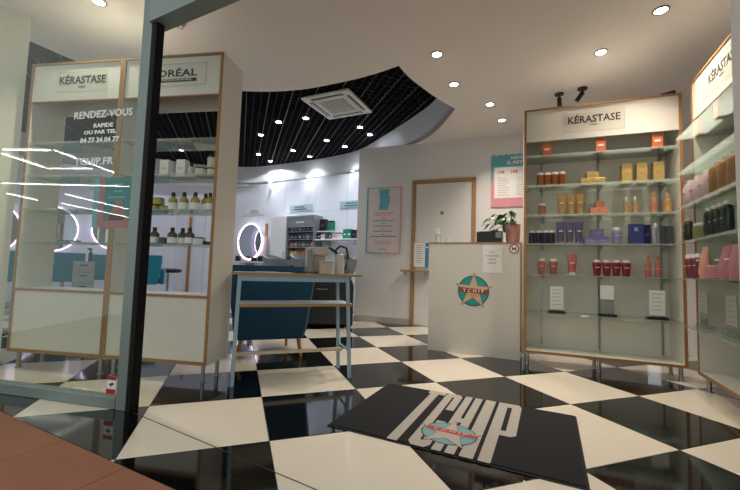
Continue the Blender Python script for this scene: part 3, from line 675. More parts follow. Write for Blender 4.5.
put(LC, p_jar, 'hj3', 1.045, .12, zC + .046, 'honey jar with black lid stacked on a lower one', 'jar', w=.08, h=.05, m=pc['honey'], cap=pc['black'])
for i, (u, v) in enumerate(((1.175, .1), (1.222, .16), (1.262, .1), (1.305, .16), (1.35, .1), (1.398, .15), (1.452, .12))):
    put(LC, p_pump, 'honey', u, v, zC, f'{ORD[i]} from left of seven honey coloured bottles with black caps', 'bottle', 'honey bottles', w=.06, h=.135, m=pc['honey'], cap=pc['black'], wrap=lw)
for i, u in enumerate((1.03, 1.172, 1.225, 1.31)):
    put(LC, p_pump, 'plum', u, .12 + .04*(i == 2), zD, f'{ORD[i]} from left of four plum bottles with white labels', 'bottle', 'plum bottles', w=.064, h=.125, m=pc['plum'], cap=pc['black'], wrap=lw)
put(LC, p_jar, 'pj', 1.1, .12, zD, 'small jar with black lid between plum bottles', 'jar', w=.06, h=.05, m=pc['plum'], cap=pc['black'])
put(LC, p_jar, 'pj2', 1.385, .12, zD, 'wide pale jar with black lid on lowest glass shelf', 'jar', w=.085, h=.055, m=pc['white'], cap=pc['black'])
t = tag(empty('hair_brush', LC.w(1.44, .12, zD), LC.a), 'black hair tool lying at right end of the lowest glass shelf', 'hair tool')
MB().tube([(0, 0, .012), (.05, .01, .02), (.1, .02, .034)], [.012, .011, .008], 8).build('handle', m_blackp, t, smooth=True)
MB().box(-.035, .0, -.015, .015, 0, .03).build('head', m_blackp, t, bevel=.004)
for u, nm in ((.285, 'left'), (.385, 'right')):
    t = tag(empty('price_holder', LC.w(u, .1, zD), LC.a), f'{nm} black price holder on lowest glass shelf of left display unit', 'price holder')
    box('holder_bar', m_blackp, (-.042, .042, -.012, .012, 0, .014), t); box('holder_insert', m_inkg, (-.036, .036, -.014, -.0121, .003, .011), t)

# ------------------------------------------------------------------ vinyl, poster and sticker on the fixed pane
gv = tag(empty('window_lettering', GL.w(-.014, .0205), GL.a), 'white vinyl lettering on the fixed glass pane left of post', 'sign')
text('lettering', 'RENDEZ-VOUS', m_skin_white, .06, gv, (-.24, 0, 1.652), rot=(pi/2, 0, 0), width=.42, bold=.001, depth=.0004)
text('lettering', 'RAPIDE', m_skin_white, .034, gv, (-.23, 0, 1.584), width=.14, bold=.0012, depth=.0004)
text('lettering', 'OU PAR TEL', m_skin_white, .03, gv, (-.25, 0, 1.545), width=.235, bold=.0012, depth=.0004)
text('lettering', '04 77 34 04 77', m_skin_white, .04, gv, (-.25, 0, 1.498), width=.28, bold=.0014, depth=.0004)
text('lettering', 'TCHIP.FR', m_skin_white, .06, gv, (-.28, 0, 1.37), width=.28, bold=.001, depth=.0004)
t = tag(empty('glass_poster', GL.w(-.285, .0335, .985), GL.a), 'teal and pink poster hung behind the glass beside the door post', 'poster')
w, h = .283, .29
box('sheet', mat('poster_teal', '#147b80', .6, var=.05), (0, w, 0, .002, 0, h), t)
box('pink_band', mat('poster_rose', '#b06a78', .6, var=.05), (.035, .075, -.0008, -.0001, .0, h), t); box('pink_band', MATS['poster_rose'], (.075, w, -.0008, -.0001, 0, .04), t)
box('teal_band', m_tprint, (0, .035, -.0008, -.0001, 0, h), t)
MB().prism([(.1, .04), (.25, .04), (.235, .085), (.215, .1), (.2, .15), (.175, .165), (.155, .15), (.14, .1), (.115, .085)], -.0008, -.0001, 'xz').build('printed_figure', mat('figure_rose', '#a3685c', .6, var=.05), t)
MB().prism([(.11, .042), (.225, .042), (.22, .072), (.12, .075)], -.0014, -.0009, 'xz').build('printed_hair', mat('figure_dark', '#3a2420', .6, var=.05), t)
for z, a, b in ((.245, .14, .2), (.205, .14, .2), (.17, .1, .22)): box('printed_line', m_tprint, (a, b, -.0008, -.0001, z, z + .01), t)
t = tag(empty('camera_sticker', GL.w(-.082, .0215, .072), GL.a), 'red and white camera warning sticker low on the glass beside post', 'sticker')
box('sheet', m_paper, (0, .062, -.001, 0, 0, .096), t); box('red_band', m_red, (0, .062, -.0018, -.0011, .074, .096), t); box('red_band', m_red, (0, .062, -.0018, -.0011, 0, .026), t)
MB().prism([(.014, .052), (.042, .062), (.048, .05), (.034, .045), (.03, .034), (.026, .043)], -.0018, -.0011, 'xz').build('camera_symbol', m_ink, t)

# ------------------------------------------------------------------ door mat
MT = Frame(-.189, 1.914, -25.9)
dm = tag(empty('door_mat', MT.w(0, 0, .0005), MT.a), 'black door mat with large beige letters and star badge on floor', 'door mat')
box('mat_base', mat('mat_rubber', '#0f0e11', .8, var=.1), (0, 1.143, 0, .795, 0, .004), dm, bevel=.002)
box('mat_pile', m_mat, (.012, 1.131, .012, .783, .004, .009), dm)
def letter(polys):
    for p in polys: MB().prism(p, .0091, .0097, 'xy').build('lettering', m_matp, dm)
def rect(a, b, c, d): return [(a, b), (c, b), (c, d), (a, d)]
z0, z1 = .006, .786
letter([[(.322, z0), (.372, z0), (.372, .73), (.412, .73), (.412, z1), (.306, z1), (.306, .73), (.322, .73)]])
letter([[(.44, z0), (.5, z0), (.52, .04), (.52, .33), (.475, .33), (.475, .075), (.463, .075), (.463, .725), (.475, .725), (.475, .5), (.52, .5), (.52, .755), (.5, z1), (.438, z1), (.418, .755), (.418, .04)]])
letter([[(.535, z0), (.578, z0), (.578, .36), (.594, .36), (.594, z0), (.637, z0), (.637, z1), (.594, z1), (.594, .42), (.578, .42), (.578, z1), (.535, z1)]])
letter([rect(.657, z0, .716, z1)])
letter([[(.735, z0), (.787, z0), (.787, .31), (.84, .31), (.862, .335), (.862, .75), (.845, z1), (.735, z1)]])
MB().prism(rect(.787, .37, .812, .72), .0098, .0101, 'xy').build('letter_counter', m_mat, dm)
emb = []
def lay(poly, z, name, m): MB().prism(poly, z, z + .0003, 'xy').build(name, m, dm)
cx, cy = .568, .2
lay(ellipse(cx, cy, .135, .122), .0102, 'badge_rim', m_tlogo_dark); lay(ellipse(cx, cy, .127, .114), .0106, 'badge_disc', mat('mat_teal', '#6f9a9c', .9, var=.1, scale=100))
lay(star_pts(cx, cy, .16, .062), .011, 'badge_star_outline', m_ink); lay(star_pts(cx, cy, .152, .058), .0114, 'badge_star', m_matp)
lay([(cx-.11, cy+.045), (cx+.12, cy+.035), (cx+.13, cy+.015), (cx+.118, cy-.005), (cx-.11, cy+.003), (cx-.12, cy+.022)], .0118, 'badge_band', m_red)
text('lettering', 'T C H I P', m_matp, .03, dm, (cx, cy+.021, .0123), rot=(0, 0, 0), width=.17, bold=.001, depth=.0002)

# ------------------------------------------------------------------ console table
TF = Frame(-.878, 2.464, 20)
ct = tag(empty('console_table', TF.w(0, 0), TF.a), 'slim console table with pale blue metal legs and wood edged top', 'table')
s = box('table_top', mat('table_top_white', '#b9a88f', .4, var=.08), (-.022, .872, .002, .298, .733, .748), ct); box('front_edge', m_oak, (-.036, .873, -.008, .002, .732, .749), s)
MB().box(.02, .775, .012, .03, .69, .733).box(.02, .775, .28, .298, .69, .733).build('apron', m_blue, ct)
def leg(x0, y0, x1, y1, r=.012, zt=.733):
    MB().hexa([(x0-r, y0-r, 0), (x0+r, y0-r, 0), (x0+r, y0+r, 0), (x0-r, y0+r, 0), (x1-r, y1-r, zt), (x1+r, y1-r, zt), (x1+r, y1+r, zt), (x1-r, y1+r, zt)]).build('leg', m_blue, ct, bevel=.002)
leg(.005, .01, .02, .02); leg(.808, .01, .772, .02); leg(.005, .29, .02, .29); leg(.797, .28, .768, .29)
MB().tube([(.8, .01, .3), (.79, .05, .2), (.79, .24, .2), (.797, .28, .25)], .009, 6).build('side_brace', m_blue, ct, smooth=True)
MB().tube([(.008, .01, .3), (.01, .05, .2), (.01, .24, .2), (.008, .28, .25)], .009, 6).build('side_brace', m_blue, ct, smooth=True)
s = box('lower_shelf', m_white, (.022, .818, .012, .3, .518, .533), ct); box('front_edge', m_oak, (.02, .82, .002, .012, .516, .535), s)
box('stretcher', mat('pale_wood', '#c4b394', .5, var=.1, scale=20), (.02, .785, .135, .16, .168, .19), ct)
ztt = .7485
t = tag(empty('beige_appliance', TF.w(.5, .13, ztt), TF.a), 'beige plastic drinks machine on the console table', 'appliance')
box('body', mat('beige_plastic', '#b5aa99', .35, var=.04), (0, .14, .05, .17, .0065, .2), t, bevel=.008)
box('tank', g_clear, (-.01, .045, .0, .05, .0, .17), t, bevel=.004); box('head', MATS['beige_plastic'], (.03, .15, -.0, .05, .14, .2), t, bevel=.006); box('drip_tray', m_blackp, (-.02, .16, 0, .17, -.0, .006), t)
t = tag(empty('beige_tub', TF.w(.565, .022, ztt), TF.a), 'small square beige tub in front of the drinks machine', 'container')
MB().rings([[(x*k, y*k, z) for x, y in ((0, 0), (.098, 0), (.098, .06), (0, .06))] for z, k in ((0, .94), (.085, 1))]).build('tub', MATS['beige_plastic'], t, bevel=.005); box('tub_lid', mat('tub_lid_cream', '#c3b8a4', .4, var=.03), (-.002, .1, -.002, .062, .086, .094), t, bevel=.002)
t = tag(empty('vacuum_jug', TF.w(.735, .12, ztt), TF.a), 'pale ribbed jug with looping black handle on console table', 'jug')
MB().lathe([(.036, 0), (.038, .01), (.036, .1), (.032, .13), (.034, .145), (.026, .155)], n=18).build('body', mat('jug_white', '#b9b6aa', .3, var=.04), t, smooth=True)
MB().tube([(-.03, 0, .13), (-.035, 0, .18), (.0, 0, .215), (.05, 0, .2), (.065, 0, .14), (.055, 0, .06), (.036, 0, .02)], .008, 8).build('handle', m_blackp, t, smooth=True)
MB().tube([(-.02, 0, .155), (-.07, 0, .19), (-.09, 0, .2)], [.012, .01, .007], 8).build('spout', m_blackp, t, smooth=True)
t = tag(empty('black_tray', TF.w(.4, .06, ztt), TF.a), 'small flat black tray on console table left of drinks machine', 'tray')
MB().box(0, .07, 0, .14, 0, .004).box(0, .004, 0, .14, .004, .014).box(.066, .07, 0, .14, .004, .014).box(.004, .066, 0, .004, .004, .014).box(.004, .066, .136, .14, .004, .014).build('tray', m_blackp, t)
t = tag(empty('paper_sheets', TF.w(.13, .06, ztt), TF.a), 'few white sheets lying flat near the middle of the console table', 'paper')
for i in range(3): MB().box(0, .15, 0, .105, .0005 + i*.0012, .0013 + i*.0012).build('sheet', m_paper, t, rz=.05*i - .05)

# ------------------------------------------------------------------ teal armchair behind the console (seen from behind)
AC = Frame(-1.1, 3.1, 21)
t = tag(empty('armchair', AC.w(0, 0), AC.a), 'dark teal fabric armchair with wooden legs behind the console table', 'armchair')
def shell(x0, x1, y0, y1, z0, z1, grow):
    n = 7; rg = []
    for k in range(n + 1):
        f = k / n; z = z0 + (z1 - z0)*f; g = grow*f; i = .0 if 0 < k < n else .02
        rg.append([(x, y, z) for x, y in ((x0-g+i+.03, y0-g*.6+i), (x1+g-i-.03, y0-g*.6+i), (x1+g-i, y0+.04), (x1+g-i, y1-.02), (x1+g-i-.02, y1), (x0-g+i+.02, y1), (x0-g+i, y1-.02), (x0-g+i, y0+.04))])
    return MB().rings(rg)
W_ = .6
shell(0, W_, 0, .13, .165, .795, .085).build('backrest', m_teal, t, smooth=True)
shell(0, W_, .135, .58, .165, .34, .01).build('seat_base', m_teal, t, smooth=True)
shell(.1, W_-.1, .14, .6, .345, .44, .0).build('seat_cushion', m_teal, t, smooth=True, bevel=.01)
shell(-.02, .09, .14, .56, .345, .6, .02).build('armrest', m_teal, t, smooth=True); shell(W_-.09, W_+.02, .14, .56, .345, .6, .02).build('armrest', m_teal, t, smooth=True)
for x, y, dx, dy in ((.06, .06, -.04, -.0), (W_-.06, .06, .03, -.0), (.08, .5, -.02, .03), (W_-.1, .5, .01, .03)):
    MB().tube([(x, y, .17), (x + dx, y + dy, .0)], [.02, .013], 10).build('leg', m_beech, t, smooth=True)

# ------------------------------------------------------------------ salon behind: wash units, mirrors, chairs, shelves
def wash_unit(x, y, rz, label, black_w=.5, w=.3, bx=0):
    t = tag(empty('wash_unit', (x, y, 0), rz), label, 'wash basin')
    MB().rings([[(-black_w/2+i, i, z), (black_w/2-i, i, z), (black_w/2-i, .55-i, z), (-black_w/2+i, .55-i, z)] for z, i in ((.0, .03), (.04, 0), (.55, 0), (.62, .02), (.7, .06))]).build('pedestal', m_blackp, t, bevel=.01)
    box('kick_plate', m_inkg, (-.2, -.05, -.004, 0, .5, .515), t)
    P = []
    for k in range(9):     # scooped shell basin with raised rim
        f = k/8; z = .62 + .3*f; s = w*(.42 + .58*sin(f*pi/2)); P.append([(bx + s*cos(2*pi*i/20)*.9, .28 + s*.75*sin(2*pi*i/20) - .1*f, z + .09*f*max(0, cos(2*pi*i/20 - 2.4))) for i in range(20)])
    q = [[(bx + (x_-bx)*.88, .28 + (y_-.28)*.88, z_) for x_, y_, z_ in r] for r in reversed(P[2:])]
    MB().rings(P + q).build('basin', m_greyshell, t, smooth=True)
    MB().tube([(bx, .5, .66), (bx, .5, .96), (bx, .44, .98), (bx, .4, .95)], .012, 8).build('tap', m_steel, t, smooth=True)
    return t
wash_unit(-1.62, 6.6, R(20), 'grey shell wash basin left of two seen over the armchair')
wash_unit(-1.0, 5.95, R(12), 'grey shell wash basin just left of the drinks machine')
wash_unit(-.5, 4.98, R(5), 'grey wash basin on wide black pedestal beside wall corner', black_w=.6, w=.16, bx=.2)
BW = Frame(-3.3, 8.95, -31)
def ring_mirror(u, v, fr, z, rx, rz_, label, led=m_led, pinkp=False, shelf=True):
    t = tag(empty('led_mirror', fr.w(u, v, z), fr.a), label, 'mirror')
    n = 40
    MB().prism(ellipse(0, 0, rx-.02, rz_-.02, n), -.03, -.01, 'xz').build('mirror_glass', m_mirror, t)
    MB().tube([(rx*cos(2*pi*i/n), -.035, rz_*sin(2*pi*i/n)) for i in range(n)], .013, 8, closed=True).build('led_ring', led, t, smooth=True)
    if pinkp: box('pink_backboard', mat('pink_acrylic', '#e6ccd6', .4, var=.04), (-rx-.12, rx+.14, -.008, 0, -.44, .12), t)
    return t
ring_mirror(.68, -.08, BW, 1.345, .455, .41, 'oval lit mirror with white glowing rim above the teal armchair', pinkp=True).rotation_euler.z = BW.a - R(6)
def wallpt(a, b, f): a = Vector(a); b = Vector(b); p = a + (b - a)*f; d = b - a; return Frame(p.x, p.y, math.degrees(math.atan2(d.y, d.x)))
W3 = wallpt(SB[3], SB[2], 0)   # runs left to right seen from inside
Ls = (Vector(SB[3]) - Vector(SB[2])).length
def at_px(ratio, fr, L):  # position along a wall where x/y equals ratio in plan
    d = Vector((cos(fr.a), sin(fr.a))); return (ratio*fr.o.y - fr.o.x) / (d.x - ratio*d.y)
ring_mirror(.45, -.05, W3, 1.5, .40, .43, 'round lit mirror with violet rim seen through left display unit', led=m_ledpink)
W4 = wallpt(SB[4], SB[3], 0)
ring_mirror(.98, -.05, W4, 1.42, .42, .45, 'round violet lit mirror partly behind side panel of left display unit', led=m_ledpink)
ring_mirror(.1, -.05, W4, 1.35, .40, .45, 'round violet lit mirror in the gap beside the pillar', led=m_ledpink)
# station ledge and wooden battens on the wall
W2 = wallpt(SB[2], SB[1], 0)
for i, rt in enumerate((-.575, -.487)):
    fr = W2; u = at_px(rt, fr, 0)
    tag(box('wall_batten', m_beech, (-.03, .03, -.05, -.02, .06, 1.93), loc=fr.w(u, 0), rz=fr.a), f'{["left", "right"][i]} upright wood batten on the white wall seen through right display unit', 'batten')
tag(box('wall_batten', m_beech, (-.03, .03, -.05, -.02, .06, 1.75), loc=BW.w(1.12, 0), rz=BW.a), 'wood batten on the far white wall right of the oval mirror', 'batten')
def salon_chair(x, y, rz, label):
    t = tag(empty('salon_chair', (x, y, 0), rz), label, 'chair')
    MB().rings([[(-.25-g, -.0-g*.3, z), (.25+g, -.0-g*.3, z), (.25+g, .09, z), (-.25-g, .09, z)] for z, g in ((.42, -.03), (.5, 0), (.75, .03), (.9, .035), (.92, .02))]).build('backrest', m_tealv, t, bevel=.02)
    MB().box(-.24, .24, .1, .56, .42, .53).build('seat', m_tealv, t, bevel=.02)
    for s_ in (-1, 1): MB().box(s_*.29-.03, s_*.29+.03, .1, .5, .42, .68).build('armrest', m_tealv, t, bevel=.015)
    MB().cyl(0, .3, .04, .42, .03).build('column', m_steel, t); MB().cyl(0, .3, 0, .04, .28, .27, n=24).build('base', m_steel, t)
def ray(px, y): r = (px - 370)/369; return (r*y*1.0, y)
salon_chair(*ray(66, 6.3), R(40), 'teal salon chair seen through left display unit, left of the drawers')
salon_chair(*ray(108, 7.35), R(32), 'teal salon chair behind the wood post between the display units')
salon_chair(*ray(144, 6.2), R(25), 'teal salon chair seen through right display unit beside the door post')
salon_chair(*ray(8, 5.9), R(45), 'teal salon chair in narrow gap between pillar and left display unit')
x, y = ray(86, 6.0); t = tag(empty('drawer_trolley', (x, y, 0), R(36)), 'grey trolley with drawers between the teal salon chairs', 'trolley')
box('body', mat('trolley_grey', '#8f979c', .5, var=.04), (-.14, .14, 0, .36, .08, .78), t, bevel=.006)
for k in range(4):
    d = box('drawer', mat('drawer_grey', '#a0a7aa', .45, var=.04), (-.132, .132, -.012, 0, .1 + k*.17, .255 + k*.17), t, bevel=.003); box('handle', m_blackp, (-.05, .05, -.026, -.012, .2 + k*.17, .215 + k*.17), d)
for a, b in ((-.11, .04), (.11, .04), (-.11, .32), (.11, .32)): MB().cyl(a, b, 0, .08, .022).build('castor', m_blackp, t)
def black_bottle(x, y, z, h, label, r=.03):
    t = tag(empty('spray_bottle', (x, y, z)), label, 'bottle'); MB().lathe([(r, 0), (r, h*.6), (r*.4, h*.75), (r*.4, h*.85)], n=12).build('body', m_blackp, t, smooth=True)
    MB().box(-.05, .015, -.012, .012, h*.85, h).build('trigger_head', m_blackp, t)
black_bottle(x - .02, y + .15, .78, .22, 'black spray bottle on top of the grey drawer trolley')
t = tag(empty('saddle_stool', (*ray(170, 7.3), 0), R(20)), 'black padded stool on chrome column seen through right display unit', 'stool')
MB().lathe([(.1, .6), (.2, .61), (.225, .64), (.22, .67), (.1, .69)], n=24, sx=1.1).build('seat', m_blackp, t, smooth=True)
MB().cyl(0, 0, .06, .6, .022).build('column', m_steel, t)
for k in range(5): a = 2*pi*k/5; MB().tube([(0, 0, .08), (.26*cos(a), .26*sin(a), .05)], [.02, .012], 8).cyl(.26*cos(a), .26*sin(a), 0, .05, .022, n=10).build('base_arm', m_steel, t)
t = tag(empty('wall_lamp_arm', BW.w(-2.35, -.5, 1.15), 0), 'dark hairdryer holder on the white wall seen through right display unit', 'hairdryer')
MB().tube([(0, 0, 0), (.16, 0, .02)], [.06, .045], 12).build('barrel', m_blackp, t, smooth=True); MB().tube([(.03, 0, -.03), (.05, 0, -.16)], [.025, .02], 8).build('handle', m_blackp, t, smooth=True); MB().tube([(.16, 0, .02), (.5, .3, .02)], .015, 8).build('arm', m_steel, t, smooth=True)
# tall white cupboard and glazed drawer tower
t = tag(empty('tall_cupboard', BW.w(1.515, -.28, 0), BW.a), 'tall plain white cupboard left of the glazed display tower', 'cupboard')
box('carcass', m_white, (0, .445, .018, .255, .05, 1.86), t); d = box('door', m_white, (.003, .442, 0, .017, .06, 1.85), t, bevel=.002); box('handle', m_steel, (.4, .41, -.02, 0, .9, 1.1), d); box('plinth', m_inkg, (.01, .435, .03, .25, 0, .05), t)
TW = Frame(*BW.w(1.968, -.285, 0)[:2], -31)
t = tag(empty('display_tower', TW.w(0, 0), TW.a), 'grey framed display tower with colour boxes against the far wall', 'cabinet')
m_tf = mat('tower_frame', '#8b9097', .4, metal=.3, var=.05)
for u in (0, .72): box('side_frame', m_tf, (u, u+.03, 0, .26, .02, 1.84), t)
box('top_board', m_tf, (.031, .719, 0, .26, 1.8, 1.84), t); box('back_board', mat('tower_back', '#9ba0a8', .5, var=.04), (.031, .719, .245, .26, .02, 1.799), t)
hb = box('header_panel', mat('tower_header', '#7d8289', .5, var=.04), (.031, .719, .004, .02, 1.6, 1.799), t)
for i in range(6): box('printed_mark', m_paper, (.27 + i*.036, .297 + i*.036, .0025, .0039, 1.69, 1.72), hb)
TZ = (1.52, 1.36, 1.2, 1.02, .84)
for z in TZ: box('shelf_board', m_tf, (.031, .719, .02, .244, z-.014, z), t)
cols = {1.52: ['grey', 'slate', 'grey', 'slate', 'plum', 'plum'], 1.36: ['slate', 'navy', 'plum', 'slate', 'grey', 'navy'], 1.2: ['coral', 'grey', 'maroon', 'grey', 'slate', 'coral'], 1.02: ['yellow', 'yellow', 'orange2', 'orange2', 'yellow', 'plum'], .84: ['yellow', 'yellow', 'orange2', 'red', 'maroon', 'orange2']}
zn = {1.52: 'top', 1.36: 'second', 1.2: 'third', 1.02: 'fourth', .84: 'fifth'}
for z, cs in cols.items():
    for i, c in enumerate(cs):
        put(TW, p_carton, 'dye_' + c, .1 + i*.108, .12, z + .0005, f'{ORD[i]} dye box from left on {zn[z]} shelf of the grey tower', 'box', f'dye boxes on {zn[z]} shelf', w=.095, h=.1, m=pc[c], d=.1)
# wall shelf with hairdressing goods
WS = Frame(*BW.w(2.73, -.28, 0)[:2], -31)
t = tag(empty('wall_shelf', WS.w(0, 0, 1.33), WS.a), 'white wall shelf with black and green goods near the wall corner', 'shelf')
box('board', m_white, (0, 1.0, 0, .25, 0, .02), t, bevel=.003); box('bracket', m_steel, (.2, .22, .02, .25, -.1, 0), t); box('bracket', m_steel, (.9, .92, .02, .25, -.1, 0), t)
t = tag(empty('wall_shelf', WS.w(0, 0, 1.5), WS.a), 'upper part-width white shelf above the goods near wall corner', 'shelf')
box('board', m_white, (0, .42, .05, .25, 0, .015), t); box('bracket', m_steel, (.2, .22, .06, .25, -.08, 0), t)
zz = 1.3505
gm = pm('emerald_pack', '#14806a'); 
t = put(WS, p_carton, 'bk', .12, .13, 1.5155, 'tall black box on upper white shelf near wall corner', 'box', w=.14, h=.24, m=pc['black'], d=.1, lab=pc['slate'])
t = put(WS, p_jar, 'gj', .31, .13, 1.5155, 'green jar with large black lid beside the tall black box', 'jar', w=.15, h=.2, m=gm, cap=pc['black'])
for i, (u, c, c2, h_) in enumerate(((.05, 'black', 'white', .12), (.145, 'white', 'black', .1), (.24, 'plum', 'slate', .13), (.335, 'slate', 'rose', .11), (.43, 'rose', 'black', .1))):
    put(WS, p_carton, 'ws' + str(i), u, .12, zz, ['black box with white label at left end', 'small white box second from left', 'plum box under the upper shelf', 'slate box under the upper shelf', 'pink box right of the slate box'][i] + ' on lower wall shelf', 'box', w=.09, h=h_, m=pc[c], lab=pc[c2], d=.1)
put(WS, p_jar, 'wr', .55, .1, zz, 'round white tub left of the emerald boxes on wall shelf', 'jar', w=.13, h=.12, m=pc['white'], cap=pc['black'])
for i, u in enumerate((.665, .76)): put(WS, p_carton, 'em', u, .14, zz, f'{["left", "right"][i]} emerald green box on lower wall shelf', 'box', 'emerald boxes', w=.09, h=.19, m=gm, lab=pc['white'], d=.1)
put(WS, p_carton, 'bk2', .89, .13, zz, 'wide black box at right end of the wall shelf', 'box', w=.14, h=.17, m=pc['black'], lab=pc['slate'], d=.1)
# small hanging / wall signs
def sign(u0, u1, z0, z1, m, label, ink):
    t = tag(empty('wall_sign', BW.w(u0, -.025, z0), BW.a), label, 'sign'); w_ = u1-u0; h_ = z1-z0
    box('plate', m, (0, w_, -.008, 0, 0, h_), t)
    for f, a, b in ((.62, .25, .68), (.25, .2, .78)): 
        n = 6
        for i in range(n): box('printed_mark', ink, (w_*(a + (b-a)*i/n), w_*(a + (b-a)*(i+.75)/n), -.0095, -.0085, h_*f - .012, h_*f + .016), t)
ms = mat('sign_pale_teal', '#a5c4c8', .5, var=.04)
sign(1.80, 2.43, 1.99, 2.12, ms, 'pale teal sign on the wall above the display tower', m_ink)
sign(3.14, 3.75, 1.99, 2.12, ms, 'pale teal sign high on the wall at the wall corner', m_tlogo_dark)
sign(.43, .98, 1.99, 2.12, m_white, 'white sign on the wall above the oval lit mirror', m_inkg)
# small dark items by the oval mirror
ML = Frame(*BW.w(.45, -.3, 0)[:2], -31)
t = tag(empty('styling_ledge', ML.w(-.2, 0, .86), ML.a), 'narrow white ledge under the oval lit mirror', 'shelf'); box('board', m_white, (0, 1.2, 0, .26, 0, .025), t); box('bracket', m_steel, (.5, .53, .02, .26, -.12, 0), t)
for i, (u, h_) in enumerate(((.0, .12), (.52, .09), (.72, .12))):
    put(ML, p_jar, 'blk%d' % i, u, .08, .8855, ['black pot at left end of the ledge under the oval mirror', 'low black pot in middle of the ledge under the oval mirror', 'black pot at right end of the ledge under the oval mirror'][i], 'jar', w=.13, h=h_, m=pc['black'], cap=pc['black'])

# ------------------------------------------------------------------ ceiling fittings
def downlight(x, y, z, r, label, power, color, m, ring, group, blend=.9, size=112):
    t = tag(empty('ceiling_spot', (x, y, z)), label, 'ceiling light', group)
    MB().rings([[(rr*cos(2*pi*i/24), rr*sin(2*pi*i/24), zz) for i in range(24)] for rr, zz in ((r*.78, -.001), (r*.8, -.008), (r, -.007), (r*1.02, 0))], cap=False).build('trim_ring', ring, t, smooth=True)
    MB().cyl(0, 0, -.004, -.001, r*.77, n=24).build('diffuser', m, t)
    l = bpy.data.lights.new('lamp', 'SPOT'); l.energy = power; l.color = color; l.spot_size = R(size); l.spot_blend = blend; l.shadow_soft_size = r*.7
    lo = bpy.data.objects.new('lamp', l); COL.objects.link(lo); lo.parent = t; lo.location = (0, 0, -.02)
    return t
m_ring = mat('dark_ring', '#5c554e', .35, metal=.5, var=.05)
for x, y, lab in ((2.004, 2.492, 'recessed ceiling spot nearest the camera at upper right'), (1.90, 3.003, 'recessed ceiling spot above the counter side cabinet'),
                  (.533, 3.103, 'recessed ceiling spot right of the black grid opening, nearest'), (.798, 3.61, 'recessed ceiling spot right of grid corner, second nearest'),
                  (1.297, 4.029, 'bright recessed ceiling spot above the price board, upper'), (1.584, 4.453, 'warm recessed ceiling spot just left of cabinet top, lower'),
                  (-2.028, 2.576, 'recessed ceiling spot over the left display units, at top edge')):
    downlight(x, y, ZC, .05, lab, DOWNLIGHT_W * (.5 if lab.endswith('counter side cabinet') else 1.5 if lab.endswith('upper right') else 1), WARM, m_lamp, m_ring, 'recessed spots in the cream ceiling')
G = [(-1.982, 6.377), (-1.518, 5.767), (-1.051, 5.581), (-2.364, 7.519), (-2.248, 7.99), (-1.585, 7.195), (-1.31, 7.57), (-.842, 6.558), (-.533, 6.867), (-.22, 5.882), (-.061, 6.203), (-3.55, 5.4), (-4.8, 6.9), (-5.6, 6.2), (-3.9, 7.4)]
G.sort(key=lambda p: p[0]/p[1])
GW = ['leftmost', 'second leftmost', 'third leftmost', 'fourth from left', 'fifth from left', 'sixth from left', 'seventh from left', 'eighth from left', 'ninth from left', 'tenth from left', 'eleventh from left', 'fifth from right', 'fourth from right', 'third from right', 'second from right', 'rightmost']
for i, (x, y) in enumerate(G):
    downlight(x, y, ZG - .004, .055, f'{GW[i] if i < 11 else GW[i+1]} of small white spots in the black grid ceiling', GRID_W, COOL, m_lampc, m_grid, 'spots in the black grid ceiling', blend=.9 if i not in (3, 6) else .15, size=120 if i not in (3, 6) else 150)
for i, (u, lab) in enumerate(((1.25, 'left'), (2.35, 'middle'), (3.48, 'right'))):
    p = BW.w(u, -.12); downlight(p[0], p[1], ZC, .035, f'{lab} tiny spot on the soffit over the far white cupboards', .8, COOL, m_lampc, m_white, 'soffit spots')
# ceiling cassette air conditioner
Cc = Vector((-.512, 5.067)); ac = tag(empty('air_conditioner', (Cc.x, Cc.y, ZG - .034), R(-25)), 'square white ceiling air conditioner set in the black grid', 'air conditioner')
MB().box(-.37, .37, -.375, .375, 0, .03).build('panel', m_ac, ac, bevel=.012)
MB().box(-.19, .19, -.19, .19, -.008, -.0005).build('intake_grille', m_acg, ac, bevel=.004)
for k in range(9): MB().box(-.18, .18, -.172 + k*.042, -.162 + k*.042, -.012, -.0085).build('grille_slat', m_ac, ac)
for a in range(4):
    M = Matrix.Rotation(a*pi/2, 4, 'Z'); q = MB().box(-.24, .24, .265, .315, -.006, -.0008, M).build('air_slot', mat('ac_slot', '#5d5a54', .6, var=.05), ac); MB().box(-.23, .23, .275, .29, -.012, -.0065, M).build('louvre', m_ac, q)
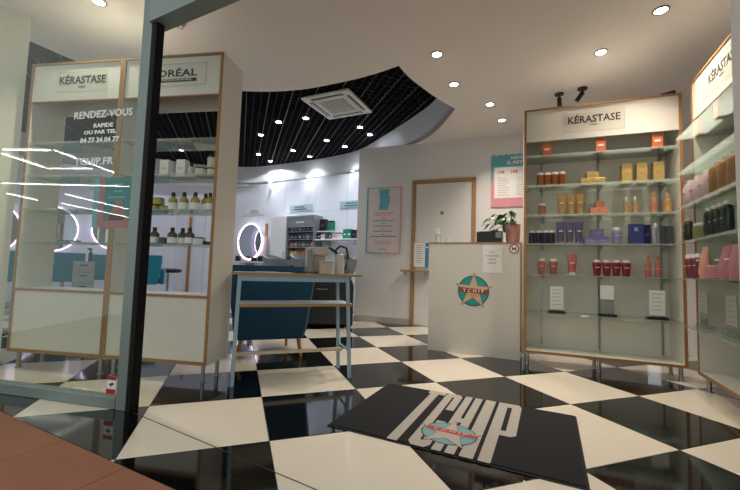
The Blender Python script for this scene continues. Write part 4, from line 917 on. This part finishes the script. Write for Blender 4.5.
# small black adjustable spots on the ceiling by the cabinet
def track_spot(x, y, tilt, rz, label):
    t = tag(empty('adjustable_spot', (x, y, ZC), rz), label, 'spotlight', 'black adjustable spots'); MB().cyl(0, 0, -.012, 0, .045, n=20).build('mount', m_blackp, t)
    MB().cyl(0, 0, -.045, -.012, .008, n=8).build('stem', m_blackp, t)
    M = Vector((sin(tilt), 0, -cos(tilt))); MB().tube([Vector((0, 0, -.045)), Vector((0, 0, -.045)) + M*.095], .022, 14).build('head', m_blackp, t, smooth=True)
track_spot(1.93, 3.75, .05, R(-20), 'short black upright spot on ceiling above cabinet, left of two')
track_spot(2.1, 3.62, -.6, R(-20), 'tilted black spot on ceiling above cabinet, right of two')
t = tag(empty('clip_lamp', RC.w(1.09, .1, 2.3972), RC.a), 'small dark clip lamp on top right corner of the counter side cabinet', 'lamp')
MB().hexa([(-.05, -.04, -.121), (.06, -.04, -.121), (.06, .04, -.121), (-.05, .04, -.121), (-.04, -.02, -.075), (.06, -.02, -.055), (.06, .04, -.055), (-.04, .04, -.075)]).build('case', m_blackp, t, bevel=.006); box('lens', m_ink, (-.04, .05, -.044, -.0405, -.115, -.09), t)
t = tag(empty('ceiling_sensor', (-1.537, 2.80, ZC), R(-45)), 'small silver rectangular sensor on ceiling above right display unit', 'sensor')
box('case', m_steel, (-.05, .05, -.02, .02, -.018, 0), t, bevel=.004); box('lens', m_white, (-.03, .0, -.012, .012, -.021, -.0185), t)

# ------------------------------------------------------------------ tube lights of the passage outside (seen reflected in the pane)
TUBES = [((-10.19, -.34), (-9.15, -.77)), ((-9.06, -.8), (-9.88, -2.5)), ((-10.61, -.48), (-11.19, -1.51)), ((-15.16, -2.05), (-11.35, -3.77)), ((-17.4, -2.97), (-18.13, -4.18)),
         ((-15.25, -3.84), (-16.63, -6.92)), ((-17.97, -4.94), (-19.74, -8.77)), ((-11.21, -1.6), (-10.01, -2.03))]
TL = ['nearest, upper left, first of a zigzag', 'slanting one joining the zigzag', 'slanting one at far left edge', 'longest level one in the middle', 'short one low at the far left', 'slanting one low at right', 'lowest and farthest one', 'short level one inside the zigzag']
for a, b in TUBES:
    tl = TL.pop(0)
    a = Vector((*a, 3.2)); b = Vector((*b, 3.2)); d = b - a
    t = tag(empty('tube_light', a, math.atan2(d.y, d.x)), f'white passage tube light reflected in glass pane, {tl}', 'tube light', 'tube lights of the passage')
    MB().tube([(0, 0, 0), (d.length, 0, 0)], .012, 8).build('tube', m_tube, t); box('housing', m_white, (0, d.length, -.03, .03, .035, .08), t)
